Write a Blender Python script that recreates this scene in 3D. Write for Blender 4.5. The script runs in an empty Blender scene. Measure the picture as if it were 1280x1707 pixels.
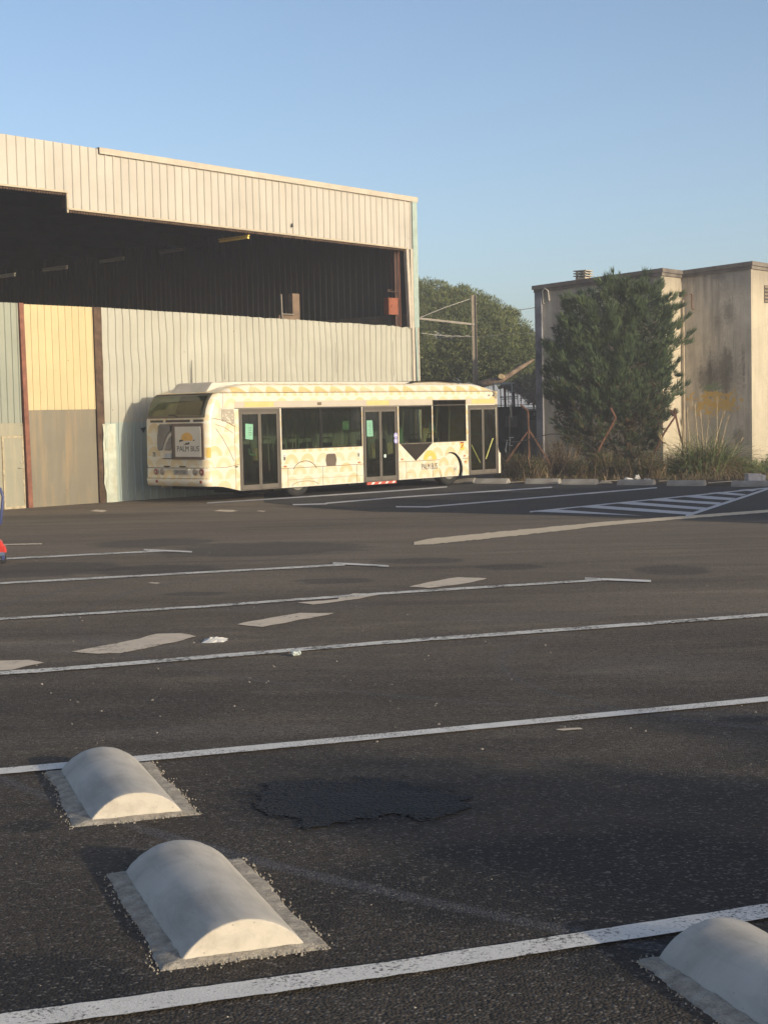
import bpy, bmesh, math, random
from mathutils import Vector, Matrix, noise
from mathutils.geometry import tessellate_polygon
S = bpy.context.scene
COL = S.collection

# ------------------------------------------------------------------ camera
FPX = 2563.0; CX = 640.0; CY = 853.5
PIT = math.atan(163.5 / FPX); RHO = .022
CAM = Vector((0, 0, 1.5))
Fv = Vector((0, math.cos(PIT), -math.sin(PIT))); U0 = Vector((0, math.sin(PIT), math.cos(PIT))); R0 = Vector((1, 0, 0))
Rv = math.cos(RHO) * R0 - math.sin(RHO) * U0
Uv = math.sin(RHO) * R0 + math.cos(RHO) * U0
cam = bpy.data.cameras.new('camera'); co = bpy.data.objects.new('camera', cam); COL.objects.link(co)
m = Matrix((Rv, Uv, -Fv)).transposed().to_4x4(); m.translation = CAM
co.matrix_world = m
cam.sensor_fit = 'HORIZONTAL'; cam.sensor_width = 36; cam.lens = FPX / 1280 * 36
cam.clip_end = 6000; cam.clip_start = .1
S.camera = co

# ------------------------------------------------------------------ light
SUN_H = Vector((.749, -.663, 0)).normalized(); SUN_EL = math.radians(12.5)
w = bpy.data.worlds.new('World'); S.world = w; w.use_nodes = True
nt = w.node_tree; bg = nt.nodes['Background']
sky = nt.nodes.new('ShaderNodeTexSky'); sky.sky_type = 'NISHITA'; sky.sun_disc = False
sky.sun_elevation = SUN_EL; sky.sun_rotation = math.atan2(SUN_H.x, SUN_H.y)
sky.air_density = .7; sky.dust_density = 1.9; sky.ozone_density = 1.0
nt.links.new(sky.outputs[0], bg.inputs[0]); bg.inputs[1].default_value = .15
sl = bpy.data.lights.new('sun', 'SUN'); so = bpy.data.objects.new('sun', sl); COL.objects.link(so)
sl.energy = 3.4; sl.angle = math.radians(.6); sl.color = (1, .86, .62)
sd = (SUN_H * math.cos(SUN_EL) + Vector((0, 0, math.sin(SUN_EL))))
so.rotation_euler = sd.to_track_quat('Z', 'Y').to_euler(); so.location = (20, -20, 30)
S.view_settings.view_transform = 'Standard'; S.view_settings.look = 'None'
S.view_settings.exposure = 0.47; S.view_settings.gamma = 1

# ------------------------------------------------------------------ projection helpers (measuring the place)
SL = .0186; KINK = 36.0; G = -SL * KINK
def gz(Y): return -SL * min(max(Y, -20), KINK)
def ray(x, y): return Fv * FPX + Rv * (x - CX) - Uv * (y - CY)
def at_y(x, y, Y):
    d = ray(x, y); return CAM + d * (Y / d.y)
def gp(x, y):
    lo, hi = .5, 3000.
    for _ in range(60):
        mid = (lo + hi) / 2
        if at_y(x, y, mid).z > gz(mid): lo = mid
        else: hi = mid
    p = at_y(x, y, lo); p.z = gz(p.y); return p
def on_plane(x, y, P, n):
    d = ray(x, y); return CAM + d * ((P - CAM).dot(n) / d.dot(n))

# ------------------------------------------------------------------ materials
MATS = {}
class NT:
    def __init__(s, name, rough=.7, spec=.3):
        s.m = bpy.data.materials.new(name); s.m.use_nodes = True
        s.t = s.m.node_tree; s.b = s.t.nodes['Principled BSDF']
        s.b.inputs['Roughness'].default_value = rough
        s.b.inputs['Specular IOR Level'].default_value = spec
        s.tc = s.t.nodes.new('ShaderNodeTexCoord')
    def n(s, ty, **k):
        x = s.t.nodes.new(ty)
        for a, v in k.items(): setattr(x, a, v)
        return x
    def put(s, sock, v):
        if hasattr(v, 'is_linked') or isinstance(v, bpy.types.NodeSocket): s.t.links.new(v, sock)
        elif isinstance(v, (tuple, list)):
            sock.default_value = tuple(v) + (1,) if len(v) == 3 and sock.type == 'RGBA' else tuple(v)
        else: sock.default_value = v
    def mth(s, op, a, b=0., c=0., clamp=False):
        x = s.n('ShaderNodeMath', operation=op, use_clamp=clamp)
        for i, v in enumerate((a, b, c)): s.put(x.inputs[i], v)
        return x.outputs[0]
    def mix(s, f, a, b, bt='MIX'):
        x = s.n('ShaderNodeMix', data_type='RGBA', blend_type=bt)
        s.put(x.inputs[0], f); s.put(x.inputs[6], a); s.put(x.inputs[7], b); return x.outputs[2]
    def ramp(s, f, pts):
        x = s.n('ShaderNodeValToRGB'); e = x.color_ramp.elements
        while len(e) < len(pts): e.new(.5)
        for i, (p, c) in enumerate(pts):
            e[i].position = p; e[i].color = (c, c, c, 1) if isinstance(c, (int, float)) else tuple(c) + (1,)
        s.put(x.inputs[0], f); return x.outputs[0]
    def coord(s, kind='Object', scale=(1, 1, 1), loc=(0, 0, 0), rot=(0, 0, 0)):
        mp = s.n('ShaderNodeMapping'); mp.inputs['Scale'].default_value = scale
        mp.inputs['Location'].default_value = loc; mp.inputs['Rotation'].default_value = rot
        s.t.links.new(s.tc.outputs[kind], mp.inputs[0]); return mp.outputs[0]
    def noise(s, v, scale, detail=4, rough=.55, dist=0):
        x = s.n('ShaderNodeTexNoise'); s.t.links.new(v, x.inputs['Vector'])
        x.inputs['Scale'].default_value = scale; x.inputs['Detail'].default_value = detail
        x.inputs['Roughness'].default_value = rough; x.inputs['Distortion'].default_value = dist
        return x.outputs[0]
    def vor(s, v, scale, feat='F1', out=0, rnd=1):
        x = s.n('ShaderNodeTexVoronoi', feature=feat); s.t.links.new(v, x.inputs['Vector'])
        x.inputs['Scale'].default_value = scale; x.inputs['Randomness'].default_value = rnd
        return x.outputs[out]
    def sep(s, v):
        x = s.n('ShaderNodeSeparateXYZ'); s.t.links.new(v, x.inputs[0]); return x.outputs
    def bump(s, h, strength=.3, dist=.01):
        x = s.n('ShaderNodeBump'); s.put(x.inputs['Height'], h)
        x.inputs['Strength'].default_value = strength; x.inputs['Distance'].default_value = dist
        s.t.links.new(x.outputs[0], s.b.inputs['Normal'])
    def base(s, c): s.put(s.b.inputs['Base Color'], c)
    def blob(s, X, Y, cx, cy, rx, ry, wob=None, ang=0., soft=.75):
        """soft-edged ellipse mask 1 inside"""
        ca, sa = math.cos(ang), math.sin(ang)
        dx = s.mth('SUBTRACT', X, cx); dy = s.mth('SUBTRACT', Y, cy)
        u = s.mth('ADD', s.mth('MULTIPLY', dx, ca / rx), s.mth('MULTIPLY', dy, sa / rx))
        v = s.mth('ADD', s.mth('MULTIPLY', dx, -sa / ry), s.mth('MULTIPLY', dy, ca / ry))
        r = s.mth('SQRT', s.mth('ADD', s.mth('MULTIPLY', u, u), s.mth('MULTIPLY', v, v)))
        if wob is not None: r = s.mth('ADD', r, wob)
        return s.ramp(r, [(soft, 1.), (1., 0.)])

def simple(name, col, rough=.6, spec=.3, metal=0., var=.12, vs=3., dirt=None, bump=0.):
    if name in MATS: return MATS[name]
    k = NT(name, rough, spec); v = k.coord()
    n1 = k.noise(v, vs, 5, .6)
    c2 = tuple(max(0, c * (1 - var * 2)) for c in col); c3 = tuple(min(1, c * (1 + var)) for c in col)
    c = k.mix(k.ramp(n1, [(.3, 0.), (.7, 1.)]), c2, c3)
    if dirt:
        n2 = k.noise(k.coord(scale=(1, 1, .3)), vs * 2.3, 6, .7)
        c = k.mix(k.ramp(n2, [(.52, 0.), (.75, .7)]), c, dirt)
    k.base(c); k.b.inputs['Metallic'].default_value = metal
    if bump: k.bump(k.noise(v, 60, 4), bump, .01)
    MATS[name] = k.m; return k.m

# ------------------------------------------------------------------ mesh builder
class MB:
    def __init__(s): s.v = []; s.f = []; s.mi = []; s.sm = []
    def add(s, vs, fs, mi=0, sm=False):
        o = len(s.v); s.v += [tuple(p) for p in vs]
        for f in fs: s.f.append([i + o for i in f]); s.mi.append(mi); s.sm.append(sm)
    def box(s, a, b, mi=0):
        x0, y0, z0 = a; x1, y1, z1 = b
        s.add([(x0, y0, z0), (x1, y0, z0), (x1, y1, z0), (x0, y1, z0), (x0, y0, z1), (x1, y0, z1), (x1, y1, z1), (x0, y1, z1)],
              [(0, 3, 2, 1), (4, 5, 6, 7), (0, 1, 5, 4), (1, 2, 6, 5), (2, 3, 7, 6), (3, 0, 4, 7)], mi)
    def tube(s, pts, r, n=8, mi=0, cap=True, sm=True):
        pts = [Vector(p) for p in pts]; rs = r if isinstance(r, (list, tuple)) else [r] * len(pts)
        vs = []; fs = []; prev = None
        for i, p in enumerate(pts):
            t = (pts[min(i + 1, len(pts) - 1)] - pts[max(i - 1, 0)])
            t = t.normalized() if t.length > 1e-9 else Vector((0, 0, 1))
            a = (prev - t * prev.dot(t)) if prev is not None else t.orthogonal()
            a.normalize(); prev = a; b = t.cross(a)
            for k in range(n):
                an = 2 * math.pi * k / n; vs.append(p + (a * math.cos(an) + b * math.sin(an)) * rs[i])
        for i in range(len(pts) - 1):
            for k in range(n):
                fs.append((i * n + k, i * n + (k + 1) % n, (i + 1) * n + (k + 1) % n, (i + 1) * n + k))
        s.add(vs, fs, mi, sm)
        if cap:
            s.add(vs[:n], [tuple(range(n))[::-1]], mi); s.add(vs[-n:], [tuple(range(n))], mi)
    def beam(s, p, q, wx, wy, mi=0, up=(0, 0, 1)):
        p = Vector(p); q = Vector(q); t = (q - p).normalized(); a = t.cross(Vector(up))
        if a.length < 1e-3: a = t.cross(Vector((1, 0, 0)))
        a.normalize(); b = t.cross(a)
        vs = [c + a * wx / 2 * i + b * wy / 2 * j for c in (p, q) for i, j in ((-1, -1), (1, -1), (1, 1), (-1, 1))]
        s.add(vs, [(0, 3, 2, 1), (4, 5, 6, 7), (0, 1, 5, 4), (1, 2, 6, 5), (2, 3, 7, 6), (3, 0, 4, 7)], mi)
    def plate(s, outer, holes, f3, th, mi=0):
        """outer/holes: 2D loops (a,b); f3(a,b,t) -> 3D; thickness th: front at t=0, back at t=th"""
        loops = [outer] + holes
        tri = tessellate_polygon([[Vector((a, b, 0)) for a, b in l] for l in loops])
        flat = [p for l in loops for p in l]
        front = [f3(a, b, 0) for a, b in flat]; back = [f3(a, b, th) for a, b in flat]; n = len(flat)
        s.add(front, [tuple(t) for t in tri], mi)
        if th:
            s.add(back, [tuple(t)[::-1] for t in tri], mi)
            o = 0; vs = front + back; fs = []
            for l in loops:
                k = len(l)
                for i in range(k): fs.append((o + i, o + (i + 1) % k, n + o + (i + 1) % k, n + o + i))
                o += k
            s.add(vs, fs, mi)
    def grid(s, rows, mi=0, sm=False, close=False):
        n = len(rows[0]); vs = [p for r in rows for p in r]; fs = []
        for i in range(len(rows) - 1):
            for k in range(n if close else n - 1):
                fs.append((i * n + k, i * n + (k + 1) % n, (i + 1) * n + (k + 1) % n, (i + 1) * n + k))
        s.add(vs, fs, mi, sm)
    def build(s, name, mats, parent=None, off=(0, 0, 0), fix=False):
        me = bpy.data.meshes.new(name); off = Vector(off)
        me.from_pydata([tuple(Vector(p) - off) for p in s.v], [], s.f)
        if not isinstance(mats, (list, tuple)): mats = [mats]
        for x in mats: me.materials.append(x)
        me.polygons.foreach_set('material_index', s.mi); me.polygons.foreach_set('use_smooth', s.sm)
        if fix:
            b = bmesh.new(); b.from_mesh(me); bmesh.ops.remove_doubles(b, verts=b.verts, dist=.0005)
            bmesh.ops.recalc_face_normals(b, faces=b.faces); b.to_mesh(me); b.free()
        me.update(); o = bpy.data.objects.new(name, me); COL.objects.link(o)
        if parent: o.parent = parent
        elif tuple(off) != (0, 0, 0): o.location = off
        return o
def tag(o, label=None, cat=None, group=None, kind=None):
    for k, v in (('label', label), ('category', cat), ('group', group), ('kind', kind)):
        if v: o[k] = v
    return o
def empty(name, loc, rz=0.):
    o = bpy.data.objects.new(name, None); COL.objects.link(o); o.location = loc; o.rotation_euler = (0, 0, rz)
    o.empty_display_size = .2; return o
def text(name, body, size, mat, parent, M, ext=.002, sx=1., bold=0.):
    cu = bpy.data.curves.new('t', 'FONT'); cu.body = body; cu.size = size; cu.extrude = ext; cu.offset = bold
    cu.align_x = 'CENTER'; cu.align_y = 'CENTER'; cu.resolution_u = 3
    to = bpy.data.objects.new('t', cu); COL.objects.link(to)
    dg = bpy.context.evaluated_depsgraph_get()
    me = bpy.data.meshes.new_from_object(to.evaluated_get(dg)); me.name = name
    bpy.data.objects.remove(to); bpy.data.curves.remove(cu)
    me.transform(Matrix.Diagonal((sx, 1, 1, 1))); me.transform(M); me.materials.clear(); me.materials.append(mat)
    o = bpy.data.objects.new(name, me); COL.objects.link(o); o.parent = parent; return o

rnd = random.Random(7)
D = Vector((.6737770, .7389347, 0)); IN = Vector((-.7389347, .6737770, 0)); ROT = math.atan2(D.y, D.x)
# ------------------------------------------------------------------ ground materials
def asphalt(name, fresh=False):
    k = NT(name, .9, .25); v = k.coord(); X, Y, Z = k.sep(v)
    big = k.noise(k.coord(scale=(.35, .9, 1), rot=(0, 0, .15)), .55, 6, .62)
    mid = k.noise(k.coord(scale=(.8, 2.2, 1), rot=(0, 0, -.1)), 1.3, 5, .6)
    if fresh: lo, hi, dust = (.032, .031, .033), (.05, .048, .048), (.085, .08, .074)
    else: lo, hi, dust = (.115, .086, .058), (.20, .156, .11), (.29, .235, .165)
    c = k.mix(k.ramp(big, [(.36, 0.), (.66, 1.)]), lo, hi)
    c = k.mix(k.ramp(mid, [(.55, 0.), (.8, .55)]), c, dust)
    if not fresh:
        # nearer part of the lot is darker, the far strip paler
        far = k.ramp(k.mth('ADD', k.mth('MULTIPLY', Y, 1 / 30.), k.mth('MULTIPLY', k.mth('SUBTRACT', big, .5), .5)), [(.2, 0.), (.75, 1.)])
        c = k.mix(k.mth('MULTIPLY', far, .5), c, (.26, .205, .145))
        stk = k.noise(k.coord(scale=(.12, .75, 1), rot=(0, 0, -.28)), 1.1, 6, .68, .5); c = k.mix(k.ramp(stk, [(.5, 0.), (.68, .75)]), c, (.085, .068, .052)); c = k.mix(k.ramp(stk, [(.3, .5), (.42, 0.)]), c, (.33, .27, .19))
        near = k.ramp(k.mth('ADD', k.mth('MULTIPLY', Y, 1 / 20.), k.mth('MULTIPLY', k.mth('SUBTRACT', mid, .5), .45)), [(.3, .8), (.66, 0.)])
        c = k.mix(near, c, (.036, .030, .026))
        w1 = k.mth('MULTIPLY', k.mth('SUBTRACT', k.noise(v, 2.2, 4, .6), .5), .9)
        def px_blob(x, y, wx, wy, wob=w1):
            p = gp(x, y); rx = abs(gp(x + wx, y).x - p.x); ry = abs(gp(x, y - wy).y - gp(x, y + wy).y) / 2
            return k.blob(X, Y, p.x, p.y, rx, ry, wob)
        def dark(c, b, amt, col): return k.mix(k.mth('MULTIPLY', b, amt), c, col)
        for a in ((560, 968, 70, 5), (120, 1023, 55, 4), (255, 905, 110, 8), (440, 915, 190, 13), (850, 945, 60, 6), (1120, 950, 70, 9),
                  (330, 990, 60, 4), (700, 935, 90, 5), (60, 950, 160, 14), (260, 950, 120, 10)):
            c = dark(c, px_blob(*a), .55, (.04, .037, .036))
        for a in ((45, 1378, 52, 13), (1240, 1198, 60, 7), (470, 1308, 60, 7)):
            c = dark(c, px_blob(*a), .8, (.022, .021, .022))
        for a in ((1090, 1440, 60, 28), (860, 1030, 180, 10), (480, 1010, 160, 12), (150, 1075, 200, 16), (1100, 1110, 200, 20), (330, 1220, 250, 14)):
            c = dark(c, px_blob(*a), .3, (.17, .15, .135))
        w3 = k.mth('MULTIPLY', k.mth('SUBTRACT', k.noise(v, 1.1, 5, .65), .5), 1.3)  # blobs below paint the foreground shade deeper into the asphalt colour
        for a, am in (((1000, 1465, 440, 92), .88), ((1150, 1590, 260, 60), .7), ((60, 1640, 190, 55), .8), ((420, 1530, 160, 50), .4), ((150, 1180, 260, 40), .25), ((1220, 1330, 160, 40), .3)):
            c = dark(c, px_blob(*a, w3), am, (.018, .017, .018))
        # oily wet patch
        w2 = k.mth('MULTIPLY', k.mth('SUBTRACT', k.noise(v, 9, 5, .7), .5), .7)
        oil = None
        for a in ((520, 1340, 105, 33), (625, 1345, 120, 32), (720, 1338, 66, 26)):
            b = px_blob(*a, w2); oil = b if oil is None else k.mth('MAXIMUM', oil, b)
        c = dark(c, oil, .5, (.014, .015, .021))
        halo = None
        for a in ((440, 1345, 80, 45), (600, 1340, 250, 52)):
            b = px_blob(*a, w2); halo = b if halo is None else k.mth('MAXIMUM', halo, b)
        c = dark(c, halo, .3, (.03, .028, .03))
        # faint arcs of tyre rubber / washed streaks
        def arc(c, p1, p2, p3, wd, amt, col):
            P = [gp(*p) for p in (p1, p2, p3)]
            ax, ay, bx, by, cx_, cy_ = P[0].x, P[0].y, P[1].x, P[1].y, P[2].x, P[2].y
            d = 2 * (ax * (by - cy_) + bx * (cy_ - ay) + cx_ * (ay - by))
            ux = ((ax * ax + ay * ay) * (by - cy_) + (bx * bx + by * by) * (cy_ - ay) + (cx_ * cx_ + cy_ * cy_) * (ay - by)) / d
            uy = ((ax * ax + ay * ay) * (cx_ - bx) + (bx * bx + by * by) * (ax - cx_) + (cx_ * cx_ + cy_ * cy_) * (bx - ax)) / d
            r = math.hypot(ax - ux, ay - uy)
            dx = k.mth('SUBTRACT', X, ux); dy = k.mth('SUBTRACT', Y, uy)
            rr = k.mth('SQRT', k.mth('ADD', k.mth('MULTIPLY', dx, dx), k.mth('MULTIPLY', dy, dy)))
            q = k.mth('DIVIDE', k.mth('ABSOLUTE', k.mth('SUBTRACT', rr, r)), wd)
            q = k.ramp(k.mth('ADD', q, w2), [(.5, 1.), (1., 0.)])
            q = k.mth('MULTIPLY', q, k.ramp(big, [(.3, .4), (.6, 1.)]))
            return k.mix(k.mth('MULTIPLY', q, amt), c, col)
        c = arc(c, (390, 1425), (700, 1500), (1000, 1562), .05, .55, (.12, .118, .13))
        c = arc(c, (330, 1118), (560, 1150), (900, 1178), .06, .4, (.13, .12, .125))
        c = arc(c, (1000, 1175), (1150, 1200), (1280, 1215), .05, .4, (.12, .118, .13))
    # aggregate
    g1 = k.vor(v, 95, 'F1', 1); g1v = k.sep(g1)[0]
    c = k.mix(k.ramp(g1v, [(.05, .75), (.35, 0.)]), c, (.012, .011, .01))
    c = k.mix(k.ramp(g1v, [(.84, 0.), (1., .5)]), c, (.3, .27, .24))
    fine = k.noise(v, 260, 2, .5)
    c = k.mix(k.ramp(fine, [(.3, .35), (.7, 0.)]), c, (.02, .02, .02))
    spk = k.vor(v, 9, 'F1', 0)
    c = k.mix(k.ramp(spk, [(.02, .5), (.035, 0.)]), c, (.42, .39, .34))
    k.base(c)
    dst = k.vor(v, 95, 'F1', 0)
    h = k.mth('ADD', k.mth('MULTIPLY', dst, -1.), k.mth('MULTIPLY', k.noise(v, 30, 3), .8))
    k.bump(h, .8, .007)
    MATS[name] = k.m; return k.m
def paint(name, col, wear=.5, scale=60, under=(.07, .062, .056)):
    k = NT(name, .8, .2); v = k.coord()
    a = k.noise(v, scale, 5, .75); b = k.noise(v, 3., 4, .6)
    th = k.mth('ADD', a, k.mth('MULTIPLY', k.mth('SUBTRACT', b, .5), .55))
    f = k.ramp(th, [(wear - .06, 0.), (wear + .05, 1.)])
    d = k.mix(k.ramp(k.noise(v, 7, 5, .7), [(.35, 0.), (.75, .5)]), col, tuple(x * .62 for x in col))
    k.base(k.mix(f, under, d)); k.bump(k.noise(v, 120, 3), .5, .004)
    MATS[name] = k.m; return k.m
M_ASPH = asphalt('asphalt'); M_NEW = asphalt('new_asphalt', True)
M_PAINT = paint('white_paint', (.72, .69, .64), .41, 75)
M_PAINT2 = paint('zebra_paint', (.55, .55, .56), .3, 40)
M_PAINT3 = paint('worn_white_paint', (.70, .67, .60), .45, 28)
M_OLD = paint('old_paint', (.66, .55, .42), .36, 22, (.2, .17, .14))
M_OLDB = paint('old_band', (.66, .54, .38), .28, 14, (.2, .17, .14))
M_SOIL = simple('soil', (.085, .065, .045), .95, .1, var=.4, vs=1.7, bump=.5)

def tag_s(o): o['kind'] = 'structure'; return o
g = MB()
ys = [-20] + [y for y in range(-16, 37, 4)] + [80, 200, 500, 900]
xs = [-900, -300, -100, -40, -20, 0, 20, 40, 100, 300, 900]
g.grid([[(x, y, gz(y)) for x in xs] for y in ys])
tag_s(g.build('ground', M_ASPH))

def sheet(name, pix, mat, lift=.004, step=.8):
    """flat ground sheet with the outline given by ground points; cut at the kink row"""
    P = [gp(*p) if len(p) == 2 else Vector(p) for p in pix]
    b = bmesh.new(); b.faces.new([b.verts.new((p.x, p.y, 0)) for p in P])
    bmesh.ops.bisect_plane(b, geom=b.verts[:] + b.edges[:] + b.faces[:], plane_co=(0, KINK, 0), plane_no=(0, 1, 0))
    for v in b.verts: v.co.z = gz(v.co.y) + lift
    bmesh.ops.recalc_face_normals(b, faces=b.faces)
    for f in b.faces:
        if f.normal.z < 0: f.normal_flip()
    me = bpy.data.meshes.new(name); b.to_mesh(me); b.free(); me.materials.append(mat)
    o = bpy.data.objects.new(name, me); COL.objects.link(o); return tag_s(o)
def line(name, pts, th, mat, lift=.009, rag=0., cap=False):
    """painted stripe: centre line in picture points, th = stripe height there"""
    ths = th if isinstance(th, (list, tuple)) else [th] * len(pts)
    top = []; bot = []; r = random.Random(len(pts) * 31 + int(pts[0][0]))
    for i in range(len(pts) - 1):
        n = 24
        for j in range(n + (i == len(pts) - 2)):
            t = j / n; x = pts[i][0] * (1 - t) + pts[i + 1][0] * t; y = pts[i][1] * (1 - t) + pts[i + 1][1] * t
            h = ths[i] * (1 - t) + ths[i + 1] * t
            a = gp(x, y - h / 2); c = gp(x, y + h / 2)
            if rag:
                q = (a - c); a = a + q * r.uniform(-rag, rag); c = c + q * r.uniform(-rag, rag)
            a.z = gz(a.y) + lift; c.z = gz(c.y) + lift; top.append(a); bot.append(c)
    b = MB(); b.grid([bot, top]); return tag_s(b.build(name, mat))
def patch(name, pix, mat, lift=.006, rag=.03, seed=1):
    r = random.Random(seed); P = [gp(*p) for p in pix]; out = []
    for i in range(len(P)):
        a = P[i]; c = P[(i + 1) % len(P)]; n = max(2, int((c - a).length / .12)); n = min(n, 40)
        nn = Vector((-(c - a).y, (c - a).x, 0)).normalized()
        for j in range(n):
            q = a.lerp(c, j / n) + nn * r.uniform(-rag, rag); out.append(q)
    return sheet(name, [(q.x, q.y, 0) for q in out], mat, lift)

# newer dark tarmac in front of the bus and fence
nw = sheet('new_tarmac', [(440, 838), (520, 846), (620, 853), (900, 858), (1150, 868), (1300, 874), (1420, 880), (1420, 807), (1280, 807), (840, 803), (560, 800), (440, 815)], M_NEW)
# rough black tar patch
k = NT('black_tar', .75, .45); v = k.coord(); k.base(k.mix(k.ramp(k.vor(v, 70, 'F1', 0), [(.1, 1.), (.5, 0.)]), (.003, .004, .006), (.018, .021, .03))); k.bump(k.mth('MULTIPLY', k.vor(v, 60, 'F1', 0), -1.), 1., .03)
tp = [(424, 1345), (440, 1322), (455, 1308), (490, 1306), (535, 1302), (580, 1307), (625, 1303), (670, 1308), (710, 1316), (755, 1326), (778, 1331), (780, 1343), (765, 1352), (738, 1364), (700, 1366), (660, 1362), (620, 1366), (580, 1374), (545, 1381), (515, 1378), (490, 1366), (455, 1362)]
def tar():
    r = random.Random(9); P = [gp(*p) for p in tp]; b = MB(); out = []
    for i in range(len(P)):
        a = P[i]; c = P[(i + 1) % len(P)]; nn = Vector((-(c - a).y, (c - a).x, 0)).normalized(); m_ = max(2, int((c - a).length / .012))
        for j in range(m_):
            q = a.lerp(c, j / m_); s_ = .05 * noise.noise(q * 9) + .035 * noise.noise(q * 30) + .02 * noise.noise(q * 70) + r.uniform(-.006, .006)
            q = q + nn * s_; q.z = gz(q.y) + .006 + .002 * r.random(); out.append(q)
    tri = tessellate_polygon([out]); b.add(out, [tuple(t) for t in tri])
    for _ in range(420):    # loose crumbs and spatter round the edge
        q = out[r.randrange(len(out))] + Vector((r.gauss(0, .06), r.gauss(0, .07), 0)); q.z = gz(q.y) + .0075; s_ = r.uniform(.003, .014); n_ = 6
        b.add([q + Vector((math.cos(a) * s_ * r.uniform(.6, 1.3), math.sin(a) * s_ * r.uniform(.6, 1.3), .001 * r.random())) for a in [i * 2 * math.pi / n_ for i in range(n_)]], [tuple(range(n_))])
    tag_s(b.build('tar_patch', MATS['black_tar']))
MATS['black_tar'] = k.m; tar()
# parking lines of the near lot
line('parking_line', [(-60, 1720), (0, 1711), (640, 1622), (1280, 1523), (1340, 1514)], [29, 29, 25, 24, 24], M_PAINT, rag=.03)
line('parking_line', [(-60, 1294), (0, 1289), (220, 1269), (640, 1229.5), (1280, 1168), (1330, 1163)], [10, 10, 10, 8.5, 8, 8], M_PAINT, rag=.02)
line('parking_line', [(-40, 1130), (0, 1124), (75, 1119.5), (640, 1073), (1280, 1026.5), (1330, 1023)], [6, 6, 6, 5.5, 5, 5], M_PAINT3, rag=.05)
line('parking_line', [(-40, 1036), (0, 1033.5), (340, 1012.5), (640, 990.5), (1010, 967.5)], [3.4, 3.4, 3.6, 3.6, 3.4], M_PAINT3, rag=.07)
line('parking_line', [(975, 966), (1085, 970.3)], 3.4, M_PAINT, .011)
line('parking_line', [(-40, 976), (0, 973.5), (575, 942.5)], 3.0, M_PAINT3, rag=.07)
line('parking_line', [(555, 940), (648, 945)], 2.8, M_PAINT, .011)
line('parking_line', [(-40, 935), (0, 932.8), (275, 919)], 2.6, M_PAINT3, rag=.08)
line('parking_line', [(240, 917.5), (320, 921.2)], 2.4, M_PAINT, .011)
line('parking_line', [(-20, 910), (10, 908.7), (70, 907.3)], 1.8, M_OLD, rag=.1)
line('parking_line', [(345, 839), (440, 833), (660, 818.5), (745, 812)], 1.9, M_PAINT2)
line('parking_line', [(543, 839.5), (660, 829.7), (920, 812.7)], 1.9, M_PAINT2)
line('parking_line', [(488, 842), (545, 840.5)], 1.8, M_PAINT2, .011)
line('parking_line', [(712, 845.5), (1095, 813.3)], 1.9, M_PAINT2)
line('parking_line', [(660, 845.3), (716, 845.8)], 1.9, M_PAINT2, .011)
# hatched area
line('hatching_border', [(883, 853.8), (1130, 829), (1280, 814), (1330, 809)], 1.8, M_PAINT2)
line('hatching_border', [(1143, 861), (1210, 839), (1280, 815.5), (1330, 799)], [4.6, 3.8, 3.2, 3], M_PAINT2, .013)
for q in ([(890, 853.6), (928, 850), (1071, 860.5)], [(964, 845.8), (996, 843.3), (1159.6, 855), (1146, 858.8)], [(1023, 839.6), (1053.6, 837.2), (1179.6, 847.2), (1170, 850.7)],
          [(1075, 834), (1102, 831.2), (1202.7, 838.5), (1195.5, 842)], [(1130.8, 828), (1154, 825.7), (1226, 831), (1217, 834.5)],
          [(1179, 822.6), (1201, 820.8), (1244, 824.6), (1237, 827)], [(1229, 817.6), (1247, 816), (1262, 817.4), (1254, 819.6)]):
    sheet('hatching_stripe', q, M_PAINT2, .011)
# long tan band and faded dashes
line('old_kerb_band', [(690, 906.5), (720, 903), (860, 889), (1010, 873.5), (1140, 863), (1280, 852.5), (1340, 848)], [5, 10, 9.5, 6.5, 4.6, 4.4, 4.4], M_OLDB, .007, rag=.06)
for i, q in enumerate(([(122, 1088), (170, 1078), (232, 1066), (262, 1057.5), (300, 1057), (327, 1062), (290, 1072), (200, 1090), (165, 1091)],
          [(393, 1042), (450, 1031), (500, 1023), (560, 1023), (530, 1029), (440, 1046)],
          [(497, 1006), (560, 1000), (590, 990), (638, 991), (600, 999), (525, 1008.5)],
          [(680, 979), (735, 967), (765, 963), (812, 965), (780, 973), (715, 981)],
          [(-30, 1122), (-30, 1103), (45, 1102), (72, 1106), (20, 1118)])):
    patch('faded_dash', q, M_OLD, .006, .02, i)
patch('chalk_mark', [(926, 1218.6), (930, 1217.2), (968, 1215), (971, 1217.5), (940, 1220)], M_OLD, .006, .004, 9)
for i, (x, y, a, b) in enumerate(((377, 852, 20, 2), (435, 852.5, 8, 1), (165, 852, 14, 2), (258, 973, 10, 1.4), (255, 840.5, 0, 0))):
    if a: patch('pale_stain', [(x - a, y), (x - a / 2, y - b), (x + a / 2, y - b * .8), (x + a, y - .2), (x + a * .4, y + b)], M_OLD, .006, .02, 20 + i)
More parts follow.
